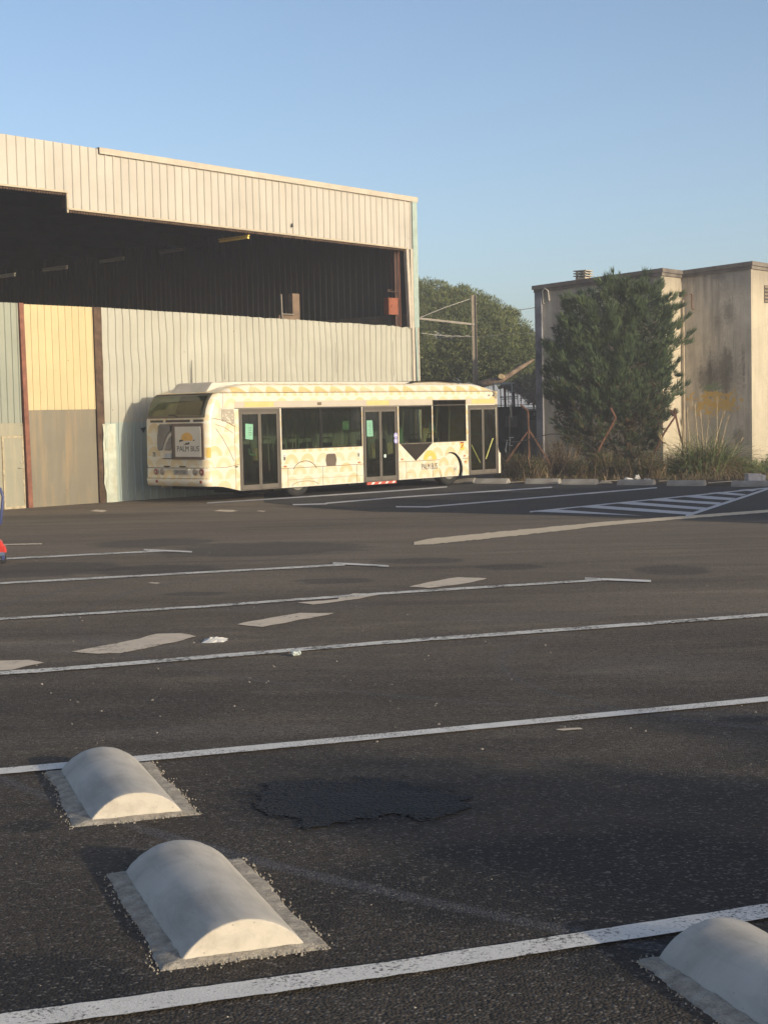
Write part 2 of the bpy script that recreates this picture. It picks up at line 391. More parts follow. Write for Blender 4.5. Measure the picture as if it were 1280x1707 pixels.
# ------------------------------------------------------------------ hangar
def sheet_metal(name, col, low=None, dirt=(.2, .15, .1), amt=.5, zlow=2.1):
    k = NT(name, .55, .35); v = k.coord(); X, Y, Z = k.sep(v)
    st = k.noise(k.coord(scale=(3.5, 3.5, .25)), 1.6, 6, .65)
    bl = k.noise(v, .9, 4, .6)
    c = k.mix(k.ramp(bl, [(.3, 0.), (.7, 1.)]), tuple(x * .9 for x in col), tuple(min(1, x * 1.06) for x in col))
    wn = k.n('ShaderNodeTexWhiteNoise', noise_dimensions='1D'); k.put(wn.inputs[1], k.mth('FLOOR', k.mth('DIVIDE', X, 1.05))); c = k.mix(k.mth('MULTIPLY', wn.outputs[0], .16), c, tuple(x * .6 for x in col))
    rr_ = k.noise(k.coord(scale=(9, 9, .12)), 2.2, 5, .7); c = k.mix(k.ramp(rr_, [(.66, 0.), (.78, .45)]), c, (.24, .15, .08))
    if low: c = k.mix(k.ramp(k.mth('ADD', Z, k.mth('MULTIPLY', k.mth('SUBTRACT', bl, .5), .15)), [(.0, 1.), (1., 0.)]) if 0 else
                      k.mth('LESS_THAN', k.mth('ADD', Z, k.mth('MULTIPLY', k.mth('SUBTRACT', bl, .5), .12)), zlow), c, low)
    c = k.mix(k.mth('MULTIPLY', k.ramp(st, [(.5, 0.), (.85, 1.)]), amt), c, dirt)
    sp = k.vor(v, 2.3, 'F1', 0); c = k.mix(k.ramp(sp, [(.03, .7), (.05, 0.)]), c, (.12, .07, .04))
    k.base(c); k.bump(k.noise(v, 4, 3), .25, .03)
    MATS[name] = k.m; return k.m
M_CLAD = sheet_metal('cream_cladding', (.41, .388, .355), dirt=(.42, .34, .24), amt=.35)
M_WALL = sheet_metal('pale_cladding', (.385, .38, .33), (.30, .36, .35), (.36, .31, .24), .45)
M_YEL = sheet_metal('yellow_cladding', (.50, .41, .24), dirt=(.75, .5, .25), amt=.2)
M_GRN = sheet_metal('greygreen_cladding', (.25, .27, .23), dirt=(.3, .28, .22), amt=.3)
M_GSH = sheet_metal('rusty_grey_sheet', (.19, .17, .13), dirt=(.36, .24, .12), amt=.75)
M_DOOR = sheet_metal('grey_door', (.27, .26, .2), dirt=(.5, .42, .28), amt=.5)
M_RUST = simple('rust_steel', (.17, .075, .045), .85, .2, var=.3, vs=5, dirt=(.09, .05, .035))
M_BROWN = simple('brown_steel', (.10, .065, .045), .85, .2, var=.3, vs=4)
M_REDP = simple('red_oxide', (.21, .085, .055), .7, .3, var=.2, vs=6, dirt=(.15, .07, .05))
M_TRIM = simple('turquoise_trim', (.30, .38, .36), .5, .4, var=.1, vs=4, dirt=(.3, .36, .3))
M_DARK = simple('darkened_metal', (.035, .04, .042), .8, .2, var=.25, vs=2)  # low albedo puts the hangar's inner shade into the colour
M_INT = sheet_metal('darkened_cladding', (.085, .09, .09), dirt=(.05, .05, .045), amt=.5)  # inside cladding, likewise darkened to read as deep shade
M_CONC = simple('grey_block', (.2, .18, .145), .9, .15, var=.2, vs=1.5)
M_BOXR = simple('orange_red_paint', (.24, .08, .045), .6, .3, var=.12, vs=5)
M_TUBE = simple('tube_white', (.6, .6, .56), .35, .5, var=.05)
M_TUBY = simple('tube_yellow', (.85, .62, .14), .35, .5, var=.05)
M_JAMB = simple('cream_steel', (.42, .38, .32), .6, .3, var=.08, vs=3)

H0 = gp(100, 843); HG = empty('hangar', H0, ROT)
tag(HG, 'long corrugated metal hangar with an open upper band above its patched wall', 'hangar')
def hz_top(u): return 9.26 - .0142 * u
def corr(mb, u0, u1, z0, z1, sp, rw, dep, y0=0., wob=0., nz=1, mi=0, seed=0, flip=1):
    r = random.Random(seed); prof = []; u = u0; i = 0
    while u < u1 - 1e-6:
        w_ = min(sp, u1 - u); fl = w_ - rw
        if fl <= 0: prof += [(u, 0)]; u += w_; continue
        prof += [(u, 0), (u + fl, 0), (u + fl + .25 * rw, dep), (u + fl + .75 * rw, dep)]
        u += w_
    prof.append((u1, 0)); rows = []
    for j in range(nz + 1):
        t = j / nz; row = []
        for (a, d) in prof:
            za = z0(a) if callable(z0) else z0; zb = z1(a) if callable(z1) else z1
            z = za * (1 - t) + zb * t
            du = wob * .35 * noise.noise(Vector((a * 1.7 + seed, z * .9, 3.1))); dy = wob * noise.noise(Vector((a * 1.1 + seed, z * 1.3, 9.)))
            if a in (u0, u1): du = 0
            row.append((a + du, y0 - flip * d + dy, z))
        rows.append(row)
    mb.grid(rows, mi)
# upper cladding
b = MB(); corr(b, -9., .53, 8.01, hz_top, .28, .075, .03, 0, .008, 3, seed=1); corr(b, .53, 13.93, lambda u: 7.59 - .0126 * u, hz_top, .2625, .07, .03, 0, .008, 3, seed=2)
b.build('upper_cladding', M_CLAD, HG)
b = MB()  # bottom flashing with toothed edge
def teeth(u0, u1, z):
    u = u0
    while u < u1 - .02:
        zz = z(u); b.box((u, .0, zz - .075), (u + .05, .02, zz - .005)); b.box((u + .05, .006, zz - .045), (u + .085, .02, zz - .005)); u += .085
teeth(-9., .5, lambda u: 8.01); b.build('closure_strip', M_BROWN, HG); b = MB(); teeth(.55, 13.6, lambda u: 7.59 - .0126 * u)
b.build('closure_strip', M_BROWN, HG)
b = MB(); b.beam((-9, -.045, 8.02), (.53, -.045, 8.02), .05, .05); b.beam((.53, -.045, 7.6), (13.66, -.045, 7.43), .05, .05)
b.box((.51, -.05, 7.5), (.56, .0, 8.05)); b.build('drip_flashing', simple('dull_cream', (.40, .35, .27), .7, var=.1), HG)
b = MB(); b.grid([[(u, y, hz_top(u) + z) for u in (1.58, 5, 9, 14.2)] for y, z in ((-.05, -.13), (-.075, -.13), (-.075, .03), (.1, .03), (.1, -.13))])
b.build('roof_flashing', M_JAMB, HG)
b = MB(); b.box((13.93, -.06, 4.93), (14.16, .18, 8.93)); b.beam((14.05, -.02, 4.93), (14.19, -.02, .0), .05, .14)
b.build('corner_trim', M_TRIM, HG)
b = MB(); b.beam((13.69, .02, 7.42), (13.80, .02, 4.9), .13, .12, up=(0, 1, 0)); b.beam((13.87, -.0, 7.42), (13.9, -.0, .0), .12, .1, up=(0, 1, 0)); b.beam((14.11, -.03, 4.95), (14.15, -.03, 0), .06, .06, up=(0, 1, 0))
b.build('opening_jamb', M_JAMB, HG)
# lower wall
def top_l(u):
    z = 5.145 - .0145 * u
    if u > 5: z += .035 * noise.noise(Vector((u * 6, 2, 0))) * min(1, (u - 5) / 3)
    if u > 9.2: z += -.05 * abs(noise.noise(Vector((u * 3.1, 7, 0))))
    return z
b = MB(); corr(b, 1.53, 13.86, 0, top_l, .2475, .06, .028, .02, .05, 14, seed=5)
b.build('lower_wall', M_WALL, HG)
b = MB(); corr(b, -.86, 1.25, 2.46, 5.12, .211, .03, .016, .03, .012, 4, seed=6); b.build('yellow_panel', M_YEL, HG)
b = MB(); b.grid([[(-.9 + i * .127 + .0, .045 + .012 * noise.noise(Vector((i * .6, j * .7, 1))), j * .41) for i in range(18)] for j in range(7)]); b.build('steel_sheet', M_GSH, HG)
b = MB(); corr(b, -9., -1.04, 2.15, 5.14, .19, .06, .025, .03, .008, 2, seed=8); b.build('grey_panel', M_GRN, HG)
b = MB(); b.box((-9, .04, 0), (-1.0, .07, 2.15)); b.build('base_sheet', M_DOOR, HG)
dr = MB(); dr.box((-1.62, .015, .06), (-1.07, .035, 1.78)); dro = dr.build('door', M_DOOR, HG)
b = MB()
for a, c in (((-1.66, .005, 0), (-1.62, .038, 1.82)), ((-1.07, .005, 0), (-1.035, .038, 1.85)), ((-1.62, .005, 1.78), (-1.07, .038, 1.82)), ((-1.62, .005, .0), (-1.07, .038, .06))): b.box(a, c)
b.build('door_frame', simple('rubbed_cream', (.42, .35, .24), .7, var=.25, vs=9), dro)
b = MB(); b.tube([(-1.2, .0, 1.02), (-1.2, -.04, 1.02), (-1.1, -.045, 1.03)], .012); b.tube([(-1.12, .01, 1.16), (-1.12, -.01, 1.16)], .022); b.build('door_handle', M_JAMB, dro)
b = MB(); b.beam((-.99, -.01, 5.14), (-.92, -.01, 0), .13, .1, up=(0, 1, 0)); b.build('red_post', M_REDP, HG)
b = MB()
for y in (-.02, .16): b.box((1.26, y, 0), (1.50, y + .02, 5.12))
b.box((1.37, 0, 0), (1.385, .16, 5.12)); b.build('steel_column', M_BROWN, HG)
b = MB(); rows = []
for j in range(9):
    z = 2.07 * j / 8; q = .04 * noise.noise(Vector((j * .8, 4, 0)))
    rows.append([(1.40 + q + (.05 if j < 2 else 0), -.06, z), (1.47 + q, -.045 + q, z), (1.50, -.02 - q * .8, z), (1.55, -.06, z), (1.80, -.055, z), (1.86, -.02, z)])
b.grid(rows); b.build('patch_sheet', simple('pale_green_sheet', (.50, .54, .47), .6, var=.12, vs=3, dirt=(.45, .38, .25)), HG)
b = MB()
for (x, z, a, c) in ((4.53, 3.3, .02, .5), (4.5, 2.62, .03, .2), (8.56, 7.78, .05, .06), (5.75, 3.6, .008, .4), (10.3, 3.9, .008, .5), (12.9, 3.9, .01, .6)):
    b.add([(x - a, -.034, z - c), (x + a, -.034, z - c * .8), (x + a * .7, -.034, z + c), (x - a * .4, -.034, z + c * .9)], [(0, 1, 2, 3)])
b.add([(2.66, -.034, 1.93), (2.86, -.034, 1.96), (2.78, -.034, 1.80)], [(0, 1, 2)])
b.build('dark_tear', M_DARK, HG)
# inside
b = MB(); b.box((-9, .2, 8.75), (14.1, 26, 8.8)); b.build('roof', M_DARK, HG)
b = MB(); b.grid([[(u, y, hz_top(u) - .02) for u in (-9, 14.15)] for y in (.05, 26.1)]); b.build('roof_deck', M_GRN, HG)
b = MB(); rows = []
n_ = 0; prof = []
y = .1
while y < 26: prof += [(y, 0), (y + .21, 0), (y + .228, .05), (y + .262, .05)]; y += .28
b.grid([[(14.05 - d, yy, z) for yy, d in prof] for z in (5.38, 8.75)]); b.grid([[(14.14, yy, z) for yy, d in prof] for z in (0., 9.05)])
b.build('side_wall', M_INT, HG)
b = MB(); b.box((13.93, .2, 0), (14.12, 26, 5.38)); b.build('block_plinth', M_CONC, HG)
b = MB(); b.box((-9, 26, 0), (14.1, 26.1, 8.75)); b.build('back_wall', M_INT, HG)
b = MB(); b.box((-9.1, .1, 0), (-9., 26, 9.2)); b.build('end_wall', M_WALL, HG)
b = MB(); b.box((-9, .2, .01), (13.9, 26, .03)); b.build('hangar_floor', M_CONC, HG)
b = MB(); b.box((.6, .12, 7.66), (13.9, .35, 7.95)); b.box((-9, .12, 8.1), (.5, .35, 8.4)); b.build('lintel_beam', M_BROWN, HG)
for k_ in range(5):
    b = MB(); b.box((-9, 5 + k_ * 5, 8.35), (14., 5.15 + k_ * 5, 8.75)); b.build('roof_beam', M_DARK, HG)
b = MB()
for y in (.3, .44): b.box((13.42, y, 0), (13.62, y + .02, 8.7))
b.box((13.51, .3, 0), (13.53, .46, 8.7)); b.build('steel_column', simple('maroon_steel', (.08, .045, .04), .8, var=.2), HG)
b = MB(); b.tube([(13.53, .2, 7.4), (13.56, .2, 4.6)], .014); b.build('conduit', M_REDP, HG)
bx = MB(); bx.box((13.02, .22, 5.33), (13.46, .42, 5.85)); bx.box((13.0, .2, 5.83), (13.48, .44, 5.86)); bxo = bx.build('switch_box', M_BOXR, HG)
b = MB(); b.box((13.05, .205, 5.38), (13.42, .222, 5.80)); b.tube([(13.12, .2, 5.55), (13.12, .18, 5.65)], .012); b.build('box_door', M_BOXR, bxo)
b = MB(); b.beam((13.0, .25, 6.07), (13.6, .25, 6.05), .02, .02); b.beam((13.0, .25, 6.1), (13.2, .25, 6.12), .02, .02); b.build('bracket', M_BROWN, HG)
# post and pale pipe behind the wall top
b = MB(); b.box((8.93, .4, 3.5), (9.22, .6, 5.83)); b.box((8.35, .4, 4.0), (8.93, .55, 5.17)); b.build('brown_post', simple('brown_board', (.17, .12, .085), .85, var=.15), HG)
b = MB(); b.beam((8.42, .35, 5.0), (8.40, .35, 5.78), .05, .04); b.beam((8.42, .35, 5.2), (8.92, .35, 5.2), .05, .03)
b.build('bracket_frame', simple('dusty_grey', (.2, .18, .15), .8), HG)
# strip lights hanging under the roof
def strip(px0, px1, depth, mat, lab, i):
    P = H0 + IN * depth; a = on_plane((px0[0] + px1[0]) / 2, (px0[1] + px1[1]) / 2, P, IN); c = a - IN
    t = empty('strip_light', a.lerp(c, .5)); tag(t, lab, 'strip light', 'strip lights hanging in the hangar')
    dv = (c - a); dv.z = 0; dv = dv.normalized() * .62; up = Vector((0, 0, 1))
    q = MB(); q.tube([-dv, dv], .035, 8); q.build('tube', mat, t)
    q = MB(); q.beam(-dv * 1.03 + up * .06, dv * 1.03 + up * .06, .06, .03); q.build('housing', mat, t)
    q = MB()
    for s_ in (-.7, .7): q.tube([dv * s_ + up * .1, dv * s_ + up * .4], .006, 4)
    q.build('hanger', M_BROWN, t)
strip((349, 404.5), (392, 398.5), 1.2, M_TUBY, 'bright yellow strip light just inside the opening, largest of the row', 0)
strip((54, 454), (98, 447.5), 7.5, M_TUBE, 'white strip light hanging in the dark left of the hangar opening', 1)
strip((-30, 465), (8, 461.5), 7.5, M_TUBE, 'white strip light cut by the left edge of the photo', 2)
strip((150, 440), (190, 433), 7.5, M_TUBE, 'dim strip light third from the left edge under the dark roof', 3)
strip((248, 425), (292, 416.5), 7.5, M_TUBE, 'faintest strip light, left of the bright yellow one', 4)
# ------------------------------------------------------------------ bus
def livery(name, strength=1., base=(.66, .62, .52)):
    """cream paint with printed half-sun scallops in pale yellow"""
    k = NT(name, .32, .5); v = k.coord(); X, Y, Z = k.sep(v)
    A = k.mth('ADD', X, Y)                       # runs round the corner
    cw, rh = .60, .30
    row = k.mth('FLOOR', k.mth('DIVIDE', Z, rh)); odd = k.mth('MODULO', row, 2.)
    a = k.mth('ADD', k.mth('DIVIDE', A, cw), k.mth('MULTIPLY', odd, .5))
    fx = k.mth('MULTIPLY', k.mth('SUBTRACT', k.mth('FRACT', a), .5), cw)
    fz = k.mth('MULTIPLY', k.mth('FRACT', k.mth('DIVIDE', Z, rh)), rh)
    r = k.mth('SQRT', k.mth('ADD', k.mth('MULTIPLY', fx, fx), k.mth('MULTIPLY', fz, fz)))
    m = k.ramp(k.mth('DIVIDE', r, .3), [(.10, .0), (.42, .55), (.44, .95), (.84, 1.), (.88, .0)])
    rv = k.n('ShaderNodeTexWhiteNoise', noise_dimensions='2D'); cb = k.n('ShaderNodeCombineXYZ')
    k.put(cb.inputs[0], k.mth('FLOOR', a)); k.put(cb.inputs[1], row); k.t.links.new(cb.outputs[0], rv.inputs[0])
    tone = k.mth('MULTIPLY', k.mth('ADD', k.mth('MULTIPLY', rv.outputs[0], .7), .35), strength)
    c = k.mix(k.mth('MULTIPLY', m, tone, clamp=True), base, (.62, .46, .20))
    d = k.noise(k.coord(scale=(2, 2, .5)), 2.5, 5, .65)
    low = k.ramp(Z, [(.25, .5), (.75, 0.)])
    c = k.mix(k.mth('MULTIPLY', k.ramp(d, [(.35, 0.), (.8, 1.)]), k.mth('ADD', low, .12)), c, (.5, .44, .34))
    k.base(c); MATS[name] = k.m; return k.m
def glass(name, tint=(.10, .16, .13), op=.25):
    mt = bpy.data.materials.new(name); mt.use_nodes = True; t = mt.node_tree
    for n_ in list(t.nodes): t.nodes.remove(n_)
    o = t.nodes.new('ShaderNodeOutputMaterial'); tr = t.nodes.new('ShaderNodeBsdfTransparent'); gl = t.nodes.new('ShaderNodeBsdfGlossy')
    df = t.nodes.new('ShaderNodeBsdfDiffuse'); m1 = t.nodes.new('ShaderNodeMixShader'); m2 = t.nodes.new('ShaderNodeMixShader'); fr = t.nodes.new('ShaderNodeFresnel')
    tr.inputs[0].default_value = tint + (1,); gl.inputs['Roughness'].default_value = .03; gl.inputs['Color'].default_value = (.9, .9, .9, 1)
    df.inputs[0].default_value = (.09, .08, .06, 1); fr.inputs[0].default_value = 1.5
    m1.inputs[0].default_value = op; t.links.new(tr.outputs[0], m1.inputs[1]); t.links.new(df.outputs[0], m1.inputs[2])
    ge = t.nodes.new('ShaderNodeNewGeometry'); mm = t.nodes.new('ShaderNodeMath'); mm.operation = 'SUBTRACT'; mm.inputs[0].default_value = 1; t.links.new(ge.outputs['Backfacing'], mm.inputs[1]); mu = t.nodes.new('ShaderNodeMath'); mu.operation = 'MULTIPLY'; t.links.new(mm.outputs[0], mu.inputs[1]); t.links.new(fr.outputs[0], mu.inputs[0]); t.links.new(mu.outputs[0], m2.inputs[0]); t.links.new(m1.outputs[0], m2.inputs[1]); t.links.new(gl.outputs[0], m2.inputs[2]); t.links.new(m2.outputs[0], o.inputs[0])
    return mt
M_LIV = livery('livery', .8); M_LIVR = livery('livery_roof', 1.35, (.66, .61, .49)); M_LIVB = livery('livery_plain', .15)
M_GLS = glass('bus_glass', (.60, .64, .56), .045); M_GLD = glass('bus_dark_glass', (.03, .04, .035), .6); M_GLR = glass('rear_glass', (.5, .56, .42), .08)
M_FRM = simple('bus_frame', (.10, .085, .07), .5, .4, var=.1, vs=4)
M_BAND = simple('greige_band', (.47, .42, .35), .5, .4, var=.04, vs=2)
M_BLK = simple('black_rubber', (.022, .021, .02), .75, .3, var=.2, vs=6, dirt=(.05, .045, .035))
M_SEAM = simple('seam', (.10, .08, .06), .8)
M_LETT = simple('lettering_grey', (.10, .085, .07), .6)
M_YEL2 = simple('strip_yellow', (.64, .48, .2), .5, var=.05)
M_ORG = simple('sun_orange', (.82, .48, .12), .5, var=.06, vs=8)
M_LAMPR = simple('lamp_red', (.28, .05, .035), .25, .6, var=.2)
M_LAMPO = simple('lamp_orange', (.5, .16, .03), .3, .6)
M_GRN2 = simple('notice_green', (.20, .42, .30), .7, var=.05)
M_INT2 = simple('bus_interior', (.10, .10, .09), .8)
M_POLE = simple('pole_grey', (.5, .5, .45), .35, .5)
M_POLY = simple('pole_yellow', (.5, .5, .14), .45, .4)
M_SEAT = simple('seat_cloth', (.20, .27, .22), .9)
M_WHT = simple('matt_white', (.7, .7, .66), .5)
BO = Vector((-.115 * 38.7, 38.7, G)); BUS = empty('bus', BO, ROT)
tag(BUS, 'white city bus with pale yellow half-sun print parked along the hangar wall', 'bus')
def face(a, b_, t): return (a, t, b_)          # side plane: x, z ; t goes inward
def rpath(off, r, n=6, w=2.5, tail=.55):
    """plan outline of the rear cap, from near side to far side"""
    pts = [(tail, 0)]
    for i in range(n + 1):
        a = math.pi / 2 * i / n; pts.append((off + r - r * math.sin(a), r - r * math.cos(a)))
    for yy in (.7, 1.25, 1.8): pts.append((off, yy))
    for i in range(n + 1):
        a = math.pi / 2 * i / n; pts.append((off + r - r * math.cos(a), w - r + r * math.sin(a)))
    pts.append((tail, w)); return pts
RO = [(.43, .07), (.47, .02), (.62, .0), (.64, .025), (.90, .03), (.905, .05), (1.0, .03), (2.12, .05), (2.16, .06), (2.40, .11), (2.60, .20), (2.74, .31), (2.795, .40)]
def roff(z):
    for (a, p), (c, q) in zip(RO, RO[1:]):
        if z <= c: return p + (q - p) * max(0, (z - a)) / (c - a)
    return RO[-1][1]
b = MB()
rows = [[(x, y, z if x < .5 or z > .45 else .40) for x, y in rpath(o, .22, tail=.6)] for z, o in RO]
b.grid(rows, 0, True)
top = [p for p in rows[-1]]; b.add(top, [tuple(range(len(top)))])
# near side plate with the openings
def arch(cx_, cz, r, z0, n=20):
    a0 = math.asin((z0 - cz) / r); return [(cx_ + r * math.cos(a0 + (math.pi - 2 * a0) * i / n), cz + r * math.sin(a0 + (math.pi - 2 * a0) * i / n)) for i in range(n + 1)]
ar = arch(9.63, .46, .535, .27)
outer = [(.6, .40), (1.15, .28), (1.15, 2.38), (2.62, 2.38), (2.62, .27), (5.80, .27), (5.80, 2.38), (7.28, 2.38), (7.28, .27), (ar[-1][0], .27)] + ar[::-1][1:-1] + [(ar[0][0], .27), (10.45, .27), (10.45, 2.38), (11.9, 2.38), (11.9, 2.795), (.6, 2.795)]
win1 = [(2.66, 1.28), (5.77, 1.28), (5.77, 2.385), (2.66, 2.385)]
win2 = [(7.32, 1.30), (8.78, 1.30), (8.78, 2.385), (7.32, 2.385)]
win3 = [(8.82, 1.30), (10.36, 1.30), (10.36, 2.55), (8.82, 2.55)]
b.plate(outer, [win1, win2, win3], face, .05)
b.plate([(.6, .35), (11.9, .27), (11.9, 2.795), (.6, 2.795)], [[(1.4, 1.28), (11.2, 1.28), (11.2, 2.3), (1.4, 2.3)]], lambda a, c, t: (a, 2.5 - t, c), .05)
# front cap
FO = [(.27, .05), (.32, .02), (.60, .0), (.90, .02), (.905, .05), (1.15, .12), (1.17, .15), (2.35, .17), (2.6, .20), (2.74, .26), (2.795, .34)]
rows = [[(12.12 - (x - .0), y, z) for x, y in rpath(o, .18, tail=.22 if o < .3 else .36)] for z, o in FO]
b.grid(rows, 0, True); b.add(rows[-1], [tuple(range(len(rows[-1])))])
b.build('body', M_LIV, BUS, fix=False)
# roof fairing and pod
def hh(x):
    if x < .45: return 0.
    if x < 1.7: return math.sin((x - .45) / 1.25 * math.pi / 2) ** .9
    if x < 10.7: return 1.
    t = (x - 10.7) / 1.2; return max(0, 1 - t ** 1.6)
b = MB(); rows = []
for x in [.35, .45, .6, .8, 1.0, 1.3, 1.7, 3, 5, 7, 9, 10.2, 10.7, 10.9, 11.1, 11.3, 11.5, 11.7, 11.86]:
    h = hh(x); sec = [(0.0, 0), (.012, .0), (.05, .10), (.11, .19), (.20, .235), (.32, .235)]
    rows.append([(x, y_, 2.80 + z_ * h) for y_, z_ in sec] + [(x, 2.5 - y_, 2.80 + z_ * h) for y_, z_ in sec[::-1]])
b.grid(rows, 0, True)
for x in (1.75, 3.2, 4.75, 6.2, 7.75):
    b.add([(x - .006, .006, 2.80), (x + .006, .006, 2.80), (x + .006 - .06, .106, 2.99), (x - .006 - .06, .106, 2.99)], [(0, 1, 2, 3)], 1)
b.build('roof_fairing', [M_LIVR, M_SEAM], BUS)
b = MB()
P = [(.52, 2.80), (.78, 3.085), (1.4, 3.10), (8.3, 3.10), (8.9, 3.13), (9.8, 3.13), (10.6, 3.07), (11.2, 2.95), (11.6, 2.80)]
rows = []
for x, z in P: rows.append([(x, .5, 2.8), (x, .56, z - .015), (x, .64, z), (x, 1.86, z), (x, 1.94, z - .015), (x, 2.0, 2.8)])
b.grid(rows); b.add(rows[0], [tuple(range(6))]); b.build('roof_pod', simple('pod_cream', (.55, .51, .44), .5, var=.06), BUS)
b = MB(); b.grid([[(x, y, 3.035 + z) for y in (.28, 2.2)] for x, z in ((8.2, 0), (8.6, .085), (9.6, .11), (10.5, .07))]); b.build('roof_hatch', M_BLK, BUS)
b = MB()
for y in (.2, 2.0): b.add([(.5, y, 2.80), (.5, y + .32, 2.80), (1.5, y + .32, 3.03), (1.5, y, 3.03), (.9, y + .16, 2.97)], [(0, 1, 4), (1, 2, 4), (2, 3, 4), (3, 0, 4)])
b.build('pod_shoulder', M_LIVB, BUS)
# trims on the side (3 mm proud)
def sbox(mb, x0, x1, z0, z1, p=.004, t=.0, mi=0): mb.box((x0, -p, z0), (x1, t - .0005, z1), mi)
b = MB(); sbox(b, .52, 11.88, 2.787, 2.80, .006); b.build('gutter', M_SEAM, BUS)
b = MB(); sbox(b, 1.02, 8.8, 2.405, 2.575, .004); sbox(b, 10.38, 11.9, 2.405, 2.575, .004); b.build('band', M_BAND, BUS)
b = MB(); sbox(b, 1.0, 10.36, 2.385, 2.405, .008)
b.build('window_rail', M_FRM, BUS)
for x0, x1 in ((1.36, 2.40), (5.98, 6.92), (10.62, 11.78)):
    b = MB(); sbox(b, x0, x1, 2.425, 2.555, .007); b.build('strip_panel', M_YEL2, BUS)
b = MB(); sbox(b, 4.02, 4.18, 2.45, 2.53, .007); b.build('side_sign', simple('sign_brown', (.16, .12, .08), .6), BUS)
for w_, (x0, x1, z1) in ((win1, (2.66, 4.13, 2.385)), (win1, (4.15, 5.77, 2.385)), (win2, (7.32, 8.78, 2.385)), (win3, (8.82, 10.36, 2.55))):
    b = MB(); b.box((x0, .012, 1.28 if x0 < 6 else 1.30), (x1, .018, z1)); wo = b.build('window', M_GLS, BUS)
    b = MB(); z0 = 1.28 if x0 < 6 else 1.30
    b.box((x0, .0, z0), (x1, .03, z0 + .03)); b.box((x0, .0, z1 - .03), (x1, .03, z1)); b.box((x0, .0, z0 + .03), (x0 + .025, .03, z1 - .03)); b.box((x1 - .025, .0, z0 + .03), (x1, .03, z1 - .03))
    b.build('window_frame', M_BLK, wo)
b = MB(); b.plate([(7.36, 1.295), (8.79, 1.295), (8.02, .79)], [], lambda a, c, t: (a, -.004 + t, c), .003); b.build('chevron_panel', simple('gloss_black', (.035, .03, .024), .15, .6), BUS)
b = MB()
for x0, x1, z in ((2.62, 5.80, .785), (7.28, 9.1, .785), (10.16, 10.45, .78)): b.box((x0, -.003, z - .006), (x1, -.0005, z + .006))
for x0, x1, z in ((2.86, 5.80, .475), (7.6, 7.85, .47)): b.box((x0, -.002, z - .003), (x1, -.0005, z + .003))
for x, z0, z1 in ((2.86, .27, .78), (4.18, .27, .78), (5.52, .27, .78), (7.6, .27, .78), (8.78, .29, .62), (1.0, .32, 2.3), (.62, 2.2, 2.79)): b.box((x - .005, -.003, z0), (x + .005, -.0005, z1))
pts = [(3.5 + .48 * math.cos(a), -.002, .60 + .36 * math.sin(a)) for a in [math.pi * (.14 + .72 * i / 16) for i in range(17)]]
b.tube(pts, .009, 5)
pts = [(3.5 + .5 * math.cos(a), -.002, .30 + .12 * math.sin(a)) for a in [math.pi * i / 12 for i in range(13)]]; b.tube(pts, .006, 5)
b.tube([(.26, -.002, 2.16), (.62, -.002, 2.1), (1.02, -.002, 1.93)], .006, 5)
b.tube([(.36, -.002, 1.9), (.6, -.002, 1.62), (.8, -.002, 1.32), (.95, -.002, 1.05)], .006, 5)
b.tube([(.36, -.002, 2.0), (.66, -.002, 1.92), (.95, -.002, 1.76)], .005, 5)
b.tube([(.24, -.002, .90), (.7, -.002, .90), (1.12, -.002, .96)], .006, 5)
b.build('panel_seam', M_SEAM, BUS)
b = MB(); r_ = random.Random(3)
b.plate([(.50, 2.14), (.44, 2.38), (.62, 2.44), (1.0, 2.44), (1.0, 1.96), (.72, 2.07)], [], lambda a, c, t: (a, -.004 + t, c), .003, 1)
for i in range(12):
    for j in range(9):
        x = .56 + i * .036; z = 2.38 - j * .045 - (i % 2) * .02
        if z > 2.1 - (x - .56) * .36 and r_.random() < .9: b.box((x, -.009, z - .028), (x + .02, -.0045, z))
b.build('side_vent', [M_SEAM, simple('vent_cream', (.58, .53, .44), .5)], BUS)
b = MB(); q = [(4.33, .79), (4.68, .79), (4.72, .95), (4.68, 1.10), (4.62, 1.12), (4.39, 1.12), (4.33, 1.10), (4.29, .95)]; b.plate(q, [], lambda a, c, t: (a, -.006 + t, c), .005); b.build('filler_flap', simple('flap_brown', (.13, .1, .075), .6), BUS)
for x, z in ((2.76, .84), (5.62, .84), (7.42, .86), (10.25, .86), (10.28, .68), (1.02, .90)):
    b = MB(); b.tube([(x, 0, z), (x, -.02, z)], .04, 10); b.v = [(x + (p[0] - x) * 1.3, p[1], z + (p[2] - z) * .55) for p in b.v]; b.build('marker_lamp', M_LAMPO if x > 1.1 else M_FRM, BUS)
b = MB(); sbox(b, 10.06, 10.23, 1.04, 1.28, .005); so_ = b.build('sticker', simple('sticker_yellow', (.8, .5, .08), .5), BUS)
b = MB(); b.box((10.06, -.007, 1.24), (10.23, -.0052, 1.28)); b.add([(10.08, -.007, 1.1), (10.13, -.007, 1.1), (10.21, -.007, 1.2), (10.17, -.007, 1.22)], [(0, 1, 2, 3)]); b.build('sticker_print', M_LAMPR, so_)
for x in (2.74, 5.6):
    b = MB(); sbox(b, x - .045, x + .045, .98, 1.17, .005); st = b.build('sticker', M_WHT, BUS)
    b = MB(); b.box((x - .03, -.007, 1.0), (x + .03, -.0052, 1.1)); b.box((x - .03, -.007, 1.12), (x + .03, -.0052, 1.135)); b.build('sticker_print', M_LETT, st)
MS = lambda x, z, t=-.005: Matrix.Translation((x, t, z)) @ Matrix.Rotation(math.pi / 2, 4, 'X')
text('lettering', 'PALM BUS', .25, M_LETT, BUS, MS(8.62, .60), sx=.64)
